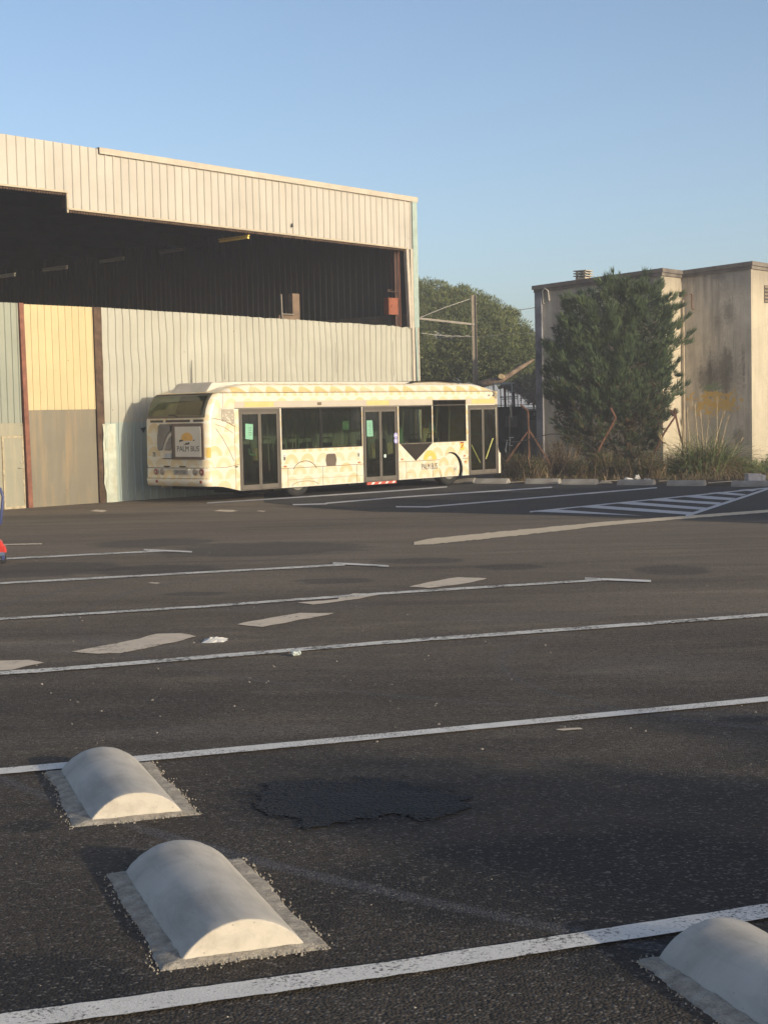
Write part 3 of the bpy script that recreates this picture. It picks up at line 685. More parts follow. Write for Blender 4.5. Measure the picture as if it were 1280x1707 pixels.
text('fleet_number', '#10', .085, M_LETT, BUS, MS(11.48, 2.67), sx=.8)
b = MB(); b.tube([(11.68, 0, 2.665), (11.68, -.006, 2.665)], .035, 8); b.build('emblem', M_LETT, BUS)
b = MB(); b.plate([(8.66 + .30 * math.cos(a), .80 + .28 * math.sin(a)) for a in [math.pi * i / 16 for i in range(17)]] + [(8.66 + .11 * math.cos(a), .80 + .11 * math.sin(a)) for a in [math.pi - math.pi * i / 8 for i in range(9)]], [], lambda a, c, t: (a, -.003 + t, c), .002); b.build('half_sun_print', M_ORG, BUS)
# doors
def door(x0, x1, kind):
    z0, z1 = .27, 2.38; xm = (x0 + x1) / 2; t = MB()
    f = .065
    for a, c in (((x0, -.004, z0), (x0 + f, .07, z1)), ((x1 - f, -.004, z0), (x1, .07, z1)), ((x0 + f, -.004, z1 - .08), (x1 - f, .07, z1)), ((x0 + f, -.004, z0), (x1 - f, .07, z0 + .04))): t.box(a, c)
    dd = t.build('door', M_FRM, BUS)
    for a, c in ((x0 + f, xm - .005), (xm + .005, x1 - f)):
        t = MB(); e = .045
        t.box((a, .008, z0 + .04), (a + e, .05, z1 - .08)); t.box((c - e, .008, z0 + .04), (c, .05, z1 - .08)); t.box((a + e, .008, z1 - .14), (c - e, .05, z1 - .08)); t.box((a + e, .008, z0 + .04), (c - e, .05, z0 + .14))
        t.build('leaf_frame', simple('leaf_frame', (.13, .115, .095), .45, .4), dd)
        t = MB(); t.box((a + e, .022, z0 + .14), (c - e, .028, z1 - .14)); t.build('leaf_glass', M_GLS, dd)
    return dd
d1 = door(1.16, 2.61, 0); d2 = door(5.82, 7.27, 0); d3 = door(10.46, 11.9, 0)
b = MB(); b.add([(1.38, .016, 1.60), (1.64, .016, 1.58), (1.66, .016, 1.98), (1.39, .016, 2.0)], [(0, 1, 2, 3)]); b.build('paper_notice', M_GRN2, d1)
b = MB(); b.add([(5.99, .016, 1.55), (6.24, .016, 1.55), (6.22, .016, 2.0), (5.98, .016, 2.0)], [(0, 1, 2, 3)]); b.build('paper_notice', M_GRN2, d2)
b = MB()
for k_ in range(6): b.box((6.05 + (k_ % 2) * .05, .0145, 1.62 + k_ * .055), (6.18, .0155, 1.63 + k_ * .055))
b.build('notice_print', M_LETT, d2); b = MB()
for k_ in range(4): b.box((1.5, .0145, 1.7 + k_ * .06), (1.6, .0155, 1.712 + k_ * .06))
b.build('notice_print', M_LETT, d1)
M_VIO = simple('sticker_violet', (.36, .34, .62), .5); 
for z in (1.40, 1.55):
    b = MB(); b.tube([(7.17, -.004, z), (7.17, -.009, z)], .082, 18); st = b.build('round_sticker', M_VIO, d2)
    b = MB(); b.box((7.15, -.012, z - .045), (7.19, -.0095, z + .03)) if z < 1.5 else b.box((7.12, -.012, z - .01), (7.22, -.0095, z + .02)); b.build('sticker_print', M_WHT, st)
b = MB(); b.tube([(6.72, .018, .98), (6.72, .014, .98)], .055, 14); b.build('round_sticker', simple('sticker_pale', (.45, .55, .52), .6), d2)
b = MB(); sbox(b, 5.92, 7.15, .19, .265, .012, .05); st = b.build('ramp_strip', simple('ramp_red', (.5, .10, .07), .6, var=.1), d2)
b = MB()
for k_ in range(4): x = 6.08 + k_ * .29; b.add([(x, -.0135, .20), (x + .1, -.0135, .20), (x + .17, -.0135, .255), (x + .07, -.0135, .255)], [(0, 1, 2, 3)])
b.build('white_chevrons', M_WHT, st)
b = MB(); b.tube([(10.63, .04, 1.18), (11.04, .04, .62)], .02, 6); b.build('grab_rail', M_POLY, d3)
b = MB(); b.tube([(11.66, .015, 1.35), (11.29, .015, .72)], .02, 6); b.build('grab_rail', M_POLY, d3)
b = MB(); b.tube([(2.2, .06, 2.0), (2.24, .06, .75)], .014, 6); b.build('grab_rail', M_POLE, d1)
b = MB(); b.tube([(1.52, .06, 1.35), (1.55, .06, 1.2), (1.75, .06, 1.17)], .03, 6); b.build('grab_rail', M_GRN2, d1)
b = MB(); b.tube([(6.82, .06, 1.85), (6.86, .06, 1.5), (6.85, .06, 1.2)], .014, 6); b.build('grab_rail', M_POLE, d2)
# wheels
def wheel(x, y, cover, vis=True):
    sgn = 1; t = empty('wheel', (x, y, .475)); t.parent = BUS
    q = MB(); prof = [(.29, 0), (.40, -.01), (.455, .02), (.475, .06), (.475, .24), (.455, .28), (.40, .30), (.29, .30)]; n = 36; rows = []
    for r, yy in prof: rows.append([(r * math.cos(2 * math.pi * i / n), yy, r * math.sin(2 * math.pi * i / n)) for i in range(n)])
    q.grid(rows, 0, True, True); q.build('tyre', M_BLK, t)
    q = MB(); rows = []
    for r, yy in [(.29, .0), (.27, .03), (.2, .05), (.12, .02), (.1, -.02), (.001, -.02)]: rows.append([(r * math.cos(2 * math.pi * i / n), yy, r * math.sin(2 * math.pi * i / n)) for i in range(n)])
    q.grid(rows, 0, True, True); q.build('rim', simple('rim_grey', (.3, .29, .26), .5, metal=.3, dirt=(.1, .08, .06)), t)
    return t
for x, y in ((3.30, .08), (9.62, .08), (3.30, 2.12), (9.62, 2.12)): wheel(x, y, 0)
b = MB(); cov = [(9.58 + .455 * math.cos(a), .50 + .46 * math.sin(a)) for a in [-math.pi * .167 + (math.pi * 1.334) * i / 30 for i in range(31)]]
b.plate(cov, [], lambda a, c, t: (a, .02 + t - .02 * max(0, 1 - ((a - 9.58) ** 2 + (c - .5) ** 2) / .2), c), .02); b.build('wheel_cover', M_LIV, BUS)
b = MB()
for k_ in range(12):
    pass
b.box((9.74, -.006, .42), (9.86, -.003, .425)); b.box((9.74, -.006, .54), (9.86, -.003, .545)); b.box((9.74, -.006, .425), (9.745, -.003, .54)); b.box((9.855, -.006, .425), (9.86, -.003, .54)); b.box((9.79, -.006, .46), (9.815, -.003, .50))
b.build('cover_mark', M_LETT, BUS)
ws = MB(); n = 20; arp = arch(9.63, .46, .535, .27); ws.grid([[(a, y, c) for a, c in arp] for y in (.04, .42)], 0); ws.grid([[(a, .42, c) for a, c in arp], [(a, .42, .27) for a, c in arp]]); ws.build('wheel_well', M_BLK, BUS)
b = MB(); b.box((.9, .1, .30), (9.05, 2.4, .42)); b.box((10.2, .1, .30), (11.8, 2.4, .42)); b.box((.5, .15, .42), (1.0, 2.35, .5)); b.box((2.0, .5, .16), (2.8, 2.0, .30)); b.box((4.3, .4, .18), (5.6, 2.1, .30)); b.box((7.6, .4, .2), (8.9, 2.1, .30))
b.build('underframe', M_BLK, BUS)
# interior
b = MB(); b.box((.9, .12, .421), (9.05, 2.38, .44)); b.box((.7, .1, .44), (.75, 2.4, 2.3)); b.box((1., .1, 2.36), (11.6, 2.4, 2.38)); b.box((3.0, 1.9, .44), (5.5, 2.38, .95)); b.box((9.1, .3, .42), (10.3, 2.2, .8)); b.box((10.2, .3, .42), (10.4, .9, 1.0))
b.build('cabin_floor', M_INT2, BUS)
for x, y in ((3.1, .55), (3.1, 1.9), (3.9, .55), (3.9, 1.9), (4.9, .55), (4.9, 1.9), (5.5, 1.9), (7.8, 1.9), (8.6, .55), (8.6, 1.9), (9.4, .55), (9.4, 1.9)):
    q = MB(); q.box((x, y - .22, .78), (x + .42, y + .22, .86)); q.box((x, y - .22, .86), (x + .07, y + .22, 1.42)); q.box((x + .1, y - .1, .44), (x + .3, y + .1, .78)); q.tube([(x + .03, y - .2, 1.42), (x + .03, y - .15, 1.55), (x + .03, y + .15, 1.55), (x + .03, y + .2, 1.42)], .014, 6)
    q.build('seat', M_SEAT, BUS)
for x, y, z0, z1, mm in ((3.35, .3, 1.2, 1.7, M_POLE), (3.55, .28, 1.2, 1.68, M_GRN2), (3.45, .28, 1.2, 1.68, M_POLE), (4.9, .3, 1.2, 1.5, M_POLE), (5.2, .3, 1.2, 1.95, M_POLE), (5.28, .5, 1.2, 1.95, M_POLE), (7.6, .35, 1.3, 1.78, M_POLE), (7.88, .4, 1.3, 2.2, M_POLE), (9.35, .35, 1.5, 2.3, M_POLE), (10.1, .5, .8, 2.3, M_POLE)):
    q = MB(); q.tube([(x, y, z0), (x + (.1 if mm is M_POLE and z1 > 1.9 else 0), y, z1)], .018, 6); q.build('handrail', mm, BUS)
b = MB(); b.box((5.25, .25, 1.75), (5.5, .27, 2.0)); b.box((8.93, .2, 1.62), (9.15, .22, 1.70)); b.box((8.93, .2, 1.74), (9.14, .22, 1.8)); b.box((7.68, .3, 1.3), (7.82, .32, 1.75)); b.box((8.9, .2, 1.62), (8.93, .22, 1.92)); b.build('wall_panel', M_GRN2, BUS)
# rear details on the rear cap
def rq(y, z, e=.0): return (roff(z) - e, y, z)
def rgrid(y0, y1, z0, z1, e, n=6, mz=5, shape=None): 
    rows = []
    zs = sorted(set([z0, z1] + [z for z, o_ in RO if z0 < z < z1] + [z0 + (z1 - z0) * j / mz for j in range(mz + 1)]))
    for z in zs:
        row = []
        for i in range(n + 1):
            y = y0 + (y1 - y0) * i / n
            # follow the rounded corners
            r = .22; ex = 0
            if y < r: ex = r - math.sqrt(max(0, r * r - (r - y) ** 2))
            if y > 2.5 - r: ex = r - math.sqrt(max(0, r * r - (y - 2.5 + r) ** 2))
            row.append((roff(z) + ex - e, y, z))
        rows.append(row[::-1])
    return rows
b = MB(); b.grid(rgrid(.10, 2.36, 2.18, 2.77, .009, 24, 8), 0, True); rw = b.build('rear_window', M_GLR, BUS)
b = MB(); b.grid(rgrid(.10, 2.36, 2.18, 2.25, .013, 24, 1), 0); b.grid(rgrid(.10, .17, 2.25, 2.77, .013, 3, 6), 0); b.grid(rgrid(2.29, 2.36, 2.25, 2.77, .013, 3, 6), 0); b.grid(rgrid(.17, 2.29, 2.74, 2.785, .015, 20, 2), 0)
b.build('window_frame', simple('rear_frame', (.09, .08, .055), .3, .5), rw)
b = MB(); b.grid(rgrid(.12, 1.22, 2.24, 2.75, .004, 22, 8), 0); b.build('dark_interior', simple('olive_dark', (.075, .08, .055), .6, var=.2, vs=2), rw)
b = MB(); b.grid(rgrid(1.22, 2.34, 2.24, 2.75, .004, 22, 8), 0); b.build('pale_blind', simple('olive_panel', (.28, .29, .18), .6, var=.2, vs=2), rw)
b = MB(); b.tube([rq(1.1, 2.20, .03), rq(1.28, 2.27, .03), rq(1.45, 2.26, .03)], .012, 6); b.build('wiper', M_BLK, rw)
for y0, y1 in ((.12, .50), (.62, 1.58), (1.68, 2.2)):
    b = MB(); b.grid(rgrid(y0, y1, 2.075, 2.135, .004, 8, 1), 0); b.build('air_slot', M_SEAM, BUS)
b = MB(); b.box((.002, .08, 1.12), (.032, 1.26, 2.04)); ad = b.build('advert_frame', simple('advert_brown', (.17, .125, .095), .5), BUS)
b = MB(); b.box((-.004, .17, 1.19), (.0015, 1.17, 1.96)); b.build('advert_panel', simple('advert_paper', (.70, .66, .57), .5, var=.03), ad)
MR = lambda y, z, x=-.006: Matrix.Translation((x, y, z)) @ Matrix.Rotation(-math.pi / 2, 4, 'Z') @ Matrix.Rotation(math.pi / 2, 4, 'X')
text('lettering', 'PALM BUS', .20, M_LETT, ad, MR(.67, 1.39), sx=.98)
b = MB(); b.add([(-.007, .70 + .23 * math.cos(a), 1.64 + .17 * math.sin(a)) for a in [math.pi * (i / 16 * 1.15 - .075) for i in range(17)]], [tuple(range(17))]); b.build('sun_emblem', M_ORG, ad)
b = MB()
for (y, z, w_, h_) in ((.95, 1.60, .06, .03), (.88, 1.605, .04, .02), (.43, 1.61, .03, .02), (.72, 1.52, .05, .03), (.64, 1.53, .04, .035), (.80, 1.50, .025, .015)):
    b.add([(-.0095, y - w_, z - h_ * .5), (-.0095, y + w_, z - h_), (-.0095, y + w_ * .7, z + h_ * .7), (-.0095, y - w_ * .8, z + h_)], [(0, 1, 2, 3)])
b.build('emblem_figures', M_LETT, ad)
# engine grille, two curved openings with vertical slats
def opening(pts):
    q = MB(); q.add([(.022, y, z) for y, z in pts], [tuple(range(len(pts)))]); g_ = q.build('engine_grille', simple('grille_back', (.07, .065, .06), .7), BUS)
    q = MB(); ys_ = [p[0] for p in pts]; y = min(ys_) + .03
    while y < max(ys_) - .01:
        zz = []
        for (a, c), (d_, e_) in zip(pts, pts[1:] + pts[:1]):
            if (a - y) * (d_ - y) < 0: zz.append(c + (e_ - c) * (y - a) / (d_ - a))
        if len(zz) >= 2: q.box((.008, y - .008, min(zz) + .01), (.021, y + .008, max(zz) - .01))
        y += .035
    q.build('slat', simple('slat_grey', (.3, .28, .25), .5), g_)
opening([(1.86, 1.98), (1.80, 2.03), (1.36, 2.03), (1.33, 1.97), (1.33, 1.86), (1.48, 1.78), (1.60, 1.62), (1.72, 1.36), (1.88, 1.35), (1.92, 1.5)])
opening([(1.33, 1.74), (1.44, 1.68), (1.54, 1.55), (1.63, 1.36), (1.40, 1.35), (1.34, 1.42)])
b = MB(); b.box((.0, 1.26, 1.12), (.03, 1.31, 2.04)); b.box((.01, 1.31, 1.13), (.03, 1.7, 1.15)); b.build('engine_door_edge', M_SEAM, BUS)
b = MB(); b.box((.005, 1.36, 1.16), (.02, 1.62, 1.28)); b.build('blue_label', simple('label_pale', (.45, .47, .5), .5), BUS)
text('fleet_number', '70', .17, M_LETT, BUS, MR(2.06, 1.24, .018), sx=.7)
b = MB(); b.grid(rgrid(-.0 + .01, .07, 1.16, 1.42, .004, 3, 1)); b.build('sticker', simple('sticker_yellow2', (.6, .42, .1), .5), BUS)
b = MB(); b.grid(rgrid(.06, 2.44, .895, .908, .006, 24, 1)); b.grid(rgrid(.06, 2.44, .628, .64, .006, 24, 1)); b.build('bumper_seam', M_SEAM, BUS)
for y in (.93, 1.55):
    b = MB(); b.tube([(.03, y - .1, .94), (.005, y - .1, .94), (.005, y + .1, .94), (.03, y + .1, .94)], .016, 6); b.build('hatch_handle', M_BLK, BUS)
def lamp(y, z, r, mat):
    t = MB(); t.tube([(.05, y, z), (.0, y, z)], r * 1.25, 18); lo = t.build('tail_lamp', simple('lamp_ring', (.42, .38, .33), .35), BUS)
    t = MB(); t.tube([(.0, y, z), (-.014, y, z)], [r, r * .8], 18); t.build('lens', mat, lo)
    t = MB(); t.tube([(-.012, y, z), (-.022, y, z)], r * .42, 12); t.build('lens_centre', simple('lens_clear', (.4, .36, .3), .25, .6), lo)
lamp(1.98, .80, .075, M_LAMPR); lamp(1.74, .80, .07, simple('lens_dim', (.25, .2, .16), .3, .6)); lamp(.44, .80, .07, simple('lens_dim', (.25, .2, .16), .3, .6)); lamp(.18, .80, .08, M_LAMPR)
for y in (1.96, .22): 
    b = MB(); b.tube([(.02, y, .55), (-.008, y, .55)], .04, 14); b.build('fog_lamp', M_LAMPR, BUS)
b = MB(); b.box((-.004, .70, .725), (.03, 1.28, .85)); pl_ = b.build('number_plate', simple('plate_grey', (.42, .40, .36), .5), BUS)
text('plate_text', 'GW 117 GLB', .125, M_LETT, pl_, MR(.99, .79, -.006), sx=.62)
b = MB(); b.box((.02, .66, .86), (-.01, 1.32, .88)); b.build('plate_lamp', M_LIVB, BUS)
# front: windscreen, headlamps, mirrors, bumper
b = MB(); rows = []
for z in (1.18, 1.6, 2.0, 2.35, 2.6):
    o_ = .15 + .02 * (z - 1.2) if z < 2.4 else .20
    rows.append([(12.12 - o_ + .008 - ((y - 1.25) / 1.1) ** 8 * .06, y, z) for y in [.16 + 2.18 * i / 12 for i in range(13)]])
b.grid(rows, 0, True); b.build('windscreen', M_GLD, BUS)
for y in (.3, 2.2):
    b = MB(); b.tube([(12.08, y, .68), (12.135, y, .68)], .09, 16); b.build('headlamp', simple('lens_white', (.5, .5, .48), .2, .6), BUS)
b = MB(); b.box((11.9, -.008, .27), (12.0, .0, .9)); b.build('front_edge', M_LIVB, BUS)
for y0, y1 in ((2.5, 2.8),):
    b = MB(); b.tube([(11.95, y0 - .05, 2.5), (12.2, y0 + .1, 2.45), (12.25, y1, 2.2)], .02, 6); b.box((12.2, y1 - .1, 1.85), (12.3, y1 + .12, 2.2)); b.build('mirror', M_BLK, BUS)
# ------------------------------------------------------------------ concrete building on the right
BC = at_y(1102, 447, 53.0); ZT = BC.z - G
AW = math.radians(38.5); BE = Vector((math.sin(AW), math.cos(AW), 0)); BN = Vector((-BE.y, BE.x, 0)); BR = math.atan2(BE.y, BE.x)
BB = Vector((BC.x, BC.y, G)); BLD = empty('concrete_building', BB, BR)
tag(BLD, 'stained windowless concrete building with a flat overhanging roof behind the pine', 'building')
def along(px, P, d):
    q = (px - 637.5) / FPX; return (q * P.y - P.x) / (d.x - q * d.y)
LN = along(893, BB, BN) - .1; AX = along(1138, BB, BE); LS = -along(1253, BB + BE * AX, BN)
RS = (on_plane(893, 476, BB, BE).z - G - ZT) / LN          # the roof falls gently away from the lot
def zr(y): return ZT + RS * y
def bl(x, y, where):
    """picture point -> local (along wall, height) on a wall; where = 'w0','w2' shaded walls"""
    P = BB if where == 'w0' else BB + BE * AX
    p = on_plane(x, y, P, BE) - BB; return p.dot(BN), p.z
def stained(name, base, shade):
    k = NT(name, .9, .15); v = k.coord(); X, Y, Z = k.sep(v)
    st = k.noise(k.coord(scale=(2.2, 2.2, .22)), 1.5, 7, .68); bl_ = k.noise(v, .8, 5, .6); fn = k.noise(v, 9, 5, .7)
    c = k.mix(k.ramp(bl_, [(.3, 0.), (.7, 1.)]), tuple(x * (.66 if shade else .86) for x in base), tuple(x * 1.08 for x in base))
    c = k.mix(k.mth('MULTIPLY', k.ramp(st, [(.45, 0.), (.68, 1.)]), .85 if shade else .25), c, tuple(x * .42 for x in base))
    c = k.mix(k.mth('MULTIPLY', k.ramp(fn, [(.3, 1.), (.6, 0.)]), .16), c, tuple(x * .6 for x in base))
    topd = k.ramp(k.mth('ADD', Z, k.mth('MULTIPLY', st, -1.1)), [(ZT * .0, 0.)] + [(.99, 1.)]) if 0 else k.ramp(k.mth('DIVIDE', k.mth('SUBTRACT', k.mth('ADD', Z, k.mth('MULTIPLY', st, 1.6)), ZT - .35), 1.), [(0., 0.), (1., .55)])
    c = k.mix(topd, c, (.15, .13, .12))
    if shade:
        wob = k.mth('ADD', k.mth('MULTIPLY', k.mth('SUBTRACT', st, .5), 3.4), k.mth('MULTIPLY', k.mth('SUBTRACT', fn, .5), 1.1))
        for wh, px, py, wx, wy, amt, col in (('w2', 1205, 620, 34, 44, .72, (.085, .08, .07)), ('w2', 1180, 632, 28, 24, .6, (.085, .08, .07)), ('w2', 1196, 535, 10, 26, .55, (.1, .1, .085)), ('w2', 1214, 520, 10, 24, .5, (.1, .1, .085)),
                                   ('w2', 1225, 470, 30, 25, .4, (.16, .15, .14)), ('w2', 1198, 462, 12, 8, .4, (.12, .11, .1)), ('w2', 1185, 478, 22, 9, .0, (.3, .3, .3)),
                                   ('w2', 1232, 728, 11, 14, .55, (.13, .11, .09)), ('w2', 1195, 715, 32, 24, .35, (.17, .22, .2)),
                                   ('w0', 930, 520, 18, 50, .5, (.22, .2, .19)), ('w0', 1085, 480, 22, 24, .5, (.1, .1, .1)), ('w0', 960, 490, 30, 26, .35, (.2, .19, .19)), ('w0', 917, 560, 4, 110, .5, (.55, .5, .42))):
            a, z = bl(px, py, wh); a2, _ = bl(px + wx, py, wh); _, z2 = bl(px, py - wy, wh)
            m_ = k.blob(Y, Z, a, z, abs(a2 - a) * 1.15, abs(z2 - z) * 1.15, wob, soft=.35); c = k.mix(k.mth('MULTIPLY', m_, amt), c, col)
        # faded paint graffiti, low on the near wall
        gw = k.mth('MULTIPLY', k.mth('SUBTRACT', k.noise(v, 3.2, 3, .5, 1.5), .5), 2.4)
        hole = k.ramp(k.noise(v, 3.0, 3, .5, 2.), [(.56, 1.), (.60, .15)])
        for px, py, wx, wy, col in ((1193, 668, 44, 24, (.55, .36, .09)), (1190, 645, 22, 8, (.17, .22, .13))):
            a, z = bl(px, py, 'w2'); a2, _ = bl(px + wx, py, 'w2'); _, z2 = bl(px, py - wy, 'w2')
            m_ = k.mth('MULTIPLY', k.blob(Y, Z, a, z, abs(a2 - a), abs(z2 - z), gw), hole); c = k.mix(k.mth('MULTIPLY', m_, .9), c, col)
        # limewash band near the ground
        lo = k.mth('MULTIPLY', k.mth('LESS_THAN', Z, .85), .3); c = k.mix(lo, c, tuple(x * 1.1 for x in base))
    ck = k.n('ShaderNodeTexVoronoi', feature='DISTANCE_TO_EDGE'); k.t.links.new(k.coord(scale=(.5, .5, .35)), ck.inputs['Vector']); ck.inputs['Scale'].default_value = 1.1
    c = k.mix(k.ramp(k.mth('ADD', ck.outputs[0], k.mth('MULTIPLY', k.mth('SUBTRACT', fn, .5), .03)), [(.001, .2), (.007, 0.)]), c, tuple(x * .35 for x in base))
    k.base(c); k.bump(k.noise(v, 25, 4), .35, .02); MATS[name] = k.m; return k.m
M_BSH = stained('stained_shade_render', (.62, .56, .47), True); M_BLT = stained('lit_render', (.47, .42, .33), False)  # shaded walls get a paler base to lift their shade, lit walls a darker one
M_COR = simple('cornice', (.17, .15, .135), .9, .15, var=.25, vs=2)
zt = ZT - .24
def zw(y, z): return zr(y) - .24 if z else 0
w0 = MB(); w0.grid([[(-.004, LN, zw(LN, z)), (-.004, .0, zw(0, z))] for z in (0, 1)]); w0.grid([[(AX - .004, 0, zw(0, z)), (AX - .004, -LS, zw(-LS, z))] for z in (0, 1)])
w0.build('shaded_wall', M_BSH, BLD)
b = MB(); b.grid([[(0, -.003, zw(0, z)), (AX - .0, -.003, zw(0, z))] for z in (0, 1)]); b.grid([[(AX, -LS - .003, zw(-LS, z)), (AX + 9, -LS - .003, zw(-LS, z))] for z in (0, 1)]); b.build('front_wall', M_BLT, BLD)
b = MB(); b.plate([(.0, .01), (AX + 9, .01), (AX + 9, LN), (.0, LN)], [], lambda x, y, t: (x, y, zw(y, 1) if t == 0 else 0), 1); b.plate([(AX, -LS), (AX + 9, -LS), (AX + 9, .01), (AX, .01)], [], lambda x, y, t: (x, y, zw(y, 1) if t == 0 else 0), 1); b.build('core_wall', M_BLT, BLD)
b = MB(); o = .11
b.plate([(-o, -o), (AX - o, -o), (AX - o, -LS - o), (AX + 9.2, -LS - o), (AX + 9.2, LN + o), (-o, LN + o)], [], lambda x, y, t: (x, y, zr(y) - t), .14)
b.plate([(-.06, -.06), (AX - .06, -.06), (AX - .06, -LS - .06), (AX + 9.1, -LS - .06), (AX + 9.1, LN + .06), (-.06, LN + .06)], [], lambda x, y, t: (x, y, zr(y) - .13 - t), .12)
b.build('roof', M_COR, BLD)
b = MB(); b.box((-.10, LN - .28, 0), (-.01, LN, zr(LN) - .26)); b.build('pilaster', simple('blue_grey_render', (.24, .24, .27), .9, var=.3, vs=1.5), BLD)
b = MB(); b.tube([(AX - .07, -.09, .2), (AX - .07, -.09, 5.9)], .045, 8); b.build('drainpipe', simple('pipe_tan', (.36, .3, .22), .6, var=.15), BLD)
b = MB(); b.box((AX - .22, -.2, 6.05), (AX - .02, -.04, 6.2)); b.tube([(AX - .06, -.35, 6.1), (AX - .06, -.42, 6.1), (AX - .06, -.42, 5.6), (AX - .06, -.5, 5.55)], .02, 6); b.build('rain_hopper', M_RUST, BLD)
a, z = bl(911, 492, 'w0'); b = MB(); b.tube([(-.03, a + .12, z - .3), (-.1, a + .12, z + .15), (-.1, a, z + .25), (-.1, a - .12, z + .15), (-.03, a - .12, z - .2)], .03, 6); b.build('pipe_loop', simple('pale_pipe', (.4, .38, .34), .6), BLD)
p = on_plane(1276, 490, BB + BE * AX - BN * LS, BN); q = p - BB; b = MB(); lx, lz = q.dot(BE), q.z
b.box((lx - .13, -LS - .02, lz - .3), (lx + .5, -LS - .006, lz + .3)); v_ = b.build('wall_vent', simple('vent_dark', (.06, .05, .04), .8), BLD)
b = MB()
for i in range(5): b.box((lx - .13, -LS - .04, lz - .27 + i * .12), (lx + .5, -LS - .021, lz - .21 + i * .12))
b.build('louvre', simple('louvre_tan', (.25, .2, .15), .7), v_)
# chimney cowl
a, z = bl(955, 466, 'w0'); b = MB(); y = a; ZC = zr(y) - .02; b.box((.5, y - .2, ZC), (.9, y + .2, ZC + .16)); ch = b.build('chimney', simple('chimney_render', (.42, .36, .28), .9, var=.15), BLD)
b = MB()
for i in range(3): b.box((.44, y - .26, ZC + .2 + i * .09), (.96, y + .26, ZC + .235 + i * .09))
for sx in (.54, .86):
    for sy in (-.16, .16): b.box((sx - .03, y + sy - .03, ZC + .16), (sx + .03, y + sy + .03, ZC + .42))
b.build('cowl', simple('cowl_concrete', (.33, .3, .25), .9), ch)

# ------------------------------------------------------------------ low building, rail mast and yard fittings behind
SOILZ = .008
tag_s(sheet('soil_ground', [(800, 806.5), (930, 806.5), (1100, 808.5), (1290, 812), (1500, 818), (45., 60., 0), (45, 130, 0), (-60, 130, 0), (-12., 76, 0), (2.3, 52.3, 0)], M_SOIL, .012))
def boxpx(mb, x0, y0, x1, y1, Y, dep, z0=None):
    a = at_y(x0, y1, Y); c = at_y(x1, y0, Y); mb.box((a.x, Y, a.z if z0 is None else z0), (c.x, Y + dep, c.z))
t = empty('low_building', (at_y(870, 700, 62).x, 62, G)); tag(t, 'low flat-roofed shed, half dark half pale, between bus and concrete building', 'shed'); OF = t.location
b = MB(); boxpx(b, 745, 677, 874, 790, 62, 6, G); b.build('dark_wall', simple('shed_dark', (.055, .055, .055), .85, var=.35, vs=2), t, OF)  # left part's shade is put into its near-black wall colour
b = MB(); boxpx(b, 874, 680, 960, 790, 61.8, 6, G); b.build('pale_wall', simple('shed_pale', (.20, .18, .145), .9, var=.12, vs=1.5), t, OF)
b = MB(); boxpx(b, 740, 672, 965, 677, 61.6, 6.6); rf = b.build('roof', simple('shed_roof', (.07, .07, .07), .8), t, OF)
b = MB(); boxpx(b, 870, 677.2, 965, 681, 61.65, .1); b.build('fascia', simple('shed_fascia', (.26, .25, .21), .8), t, OF)
b = MB(); boxpx(b, 883, 685, 893, 700, 61.76, .03); wn = b.build('window', simple('shed_window', (.05, .05, .045), .2, .5), t, OF)
b = MB(); boxpx(b, 889, 687, 892, 693, 61.74, .015); b.build('pane', simple('pane_pale', (.2, .18, .14), .4), wn, OF); wn.children[0].location = (0, 0, 0)
b = MB(); boxpx(b, 842, 693, 862, 712, 61.95, .02); boxpx(b, 872, 680, 875, 790, 61.75, .04, G); b.build('panel_edge', simple('shed_edge', (.14, .12, .1), .8), t, OF)
M_MAST = simple('mast_tan', (.26, .22, .17), .7, var=.12, vs=2); M_WIRE = simple('wire', (.12, .12, .12), .6); M_WIREL = simple('wire_pale', (.4, .38, .34), .5)
YM = 70.
mt = empty('rail_mast', (at_y(791, 700, YM).x, YM, G)); tag(mt, 'tall grey-brown steel rail mast with a bracket arm in front of the umbrella pine', 'mast'); OF = mt.location
a = at_y(789.5, 491.5, YM); f_ = at_y(795, 700, YM); b = MB()
for dx in (-.10, .10): b.beam((a.x + dx, YM, G), (a.x + dx, YM, a.z), .025, .16, up=(0, 1, 0))
b.beam((a.x, YM, G), (a.x, YM, a.z), .18, .02, up=(0, 1, 0)); mo = b.build('pole', M_MAST, mt, OF); 
P_ = lambda x, y, Y=YM: at_y(x, y, Y)
b = MB(); b.beam(P_(699, 530.5), P_(791, 540.5), .09, .12, up=(0, 1, 0)); b.build('bracket_arm', simple('arm_pale', (.36, .32, .27), .6), mt, OF)
b = MB(); b.tube([P_(701, 528.5), P_(742, 512), P_(786, 497)], .022, 5); b.build('stay_rod', M_WIREL, mt, OF)
b = MB(); b.tube([P_(702, 555), P_(724, 558), P_(760, 560.5), P_(789, 561)], .022, 5); b.tube([P_(724, 552), P_(731, 555), P_(724, 558), P_(728, 564)], .02, 5); b.build('registration_arm', M_WIREL, mt, OF)
for x0, x1 in ((741, 749), (757, 768), (775, 783)):
    b = MB(); p0 = P_(x0, 560); p1 = P_(x1, 560.5); n = 6
    for i in range(n): b.tube([p0.lerp(p1, i / n), p0.lerp(p1, (i + .5) / n)], .05, 8)
    b.build('insulator', M_WIREL, mt, OF)
w_ = MB(); w_.tube([P_(600, 560), P_(660, 568), P_(760, 561)], .014, 4, cap=False); w_.tube([P_(793, 561), P_(880, 555), P_(1000, 540)], .014, 4, cap=False); tag(w_.build('overhead_wire', M_WIRE), 'thin overhead wire running past the rail mast across the umbrella pine', 'wire')
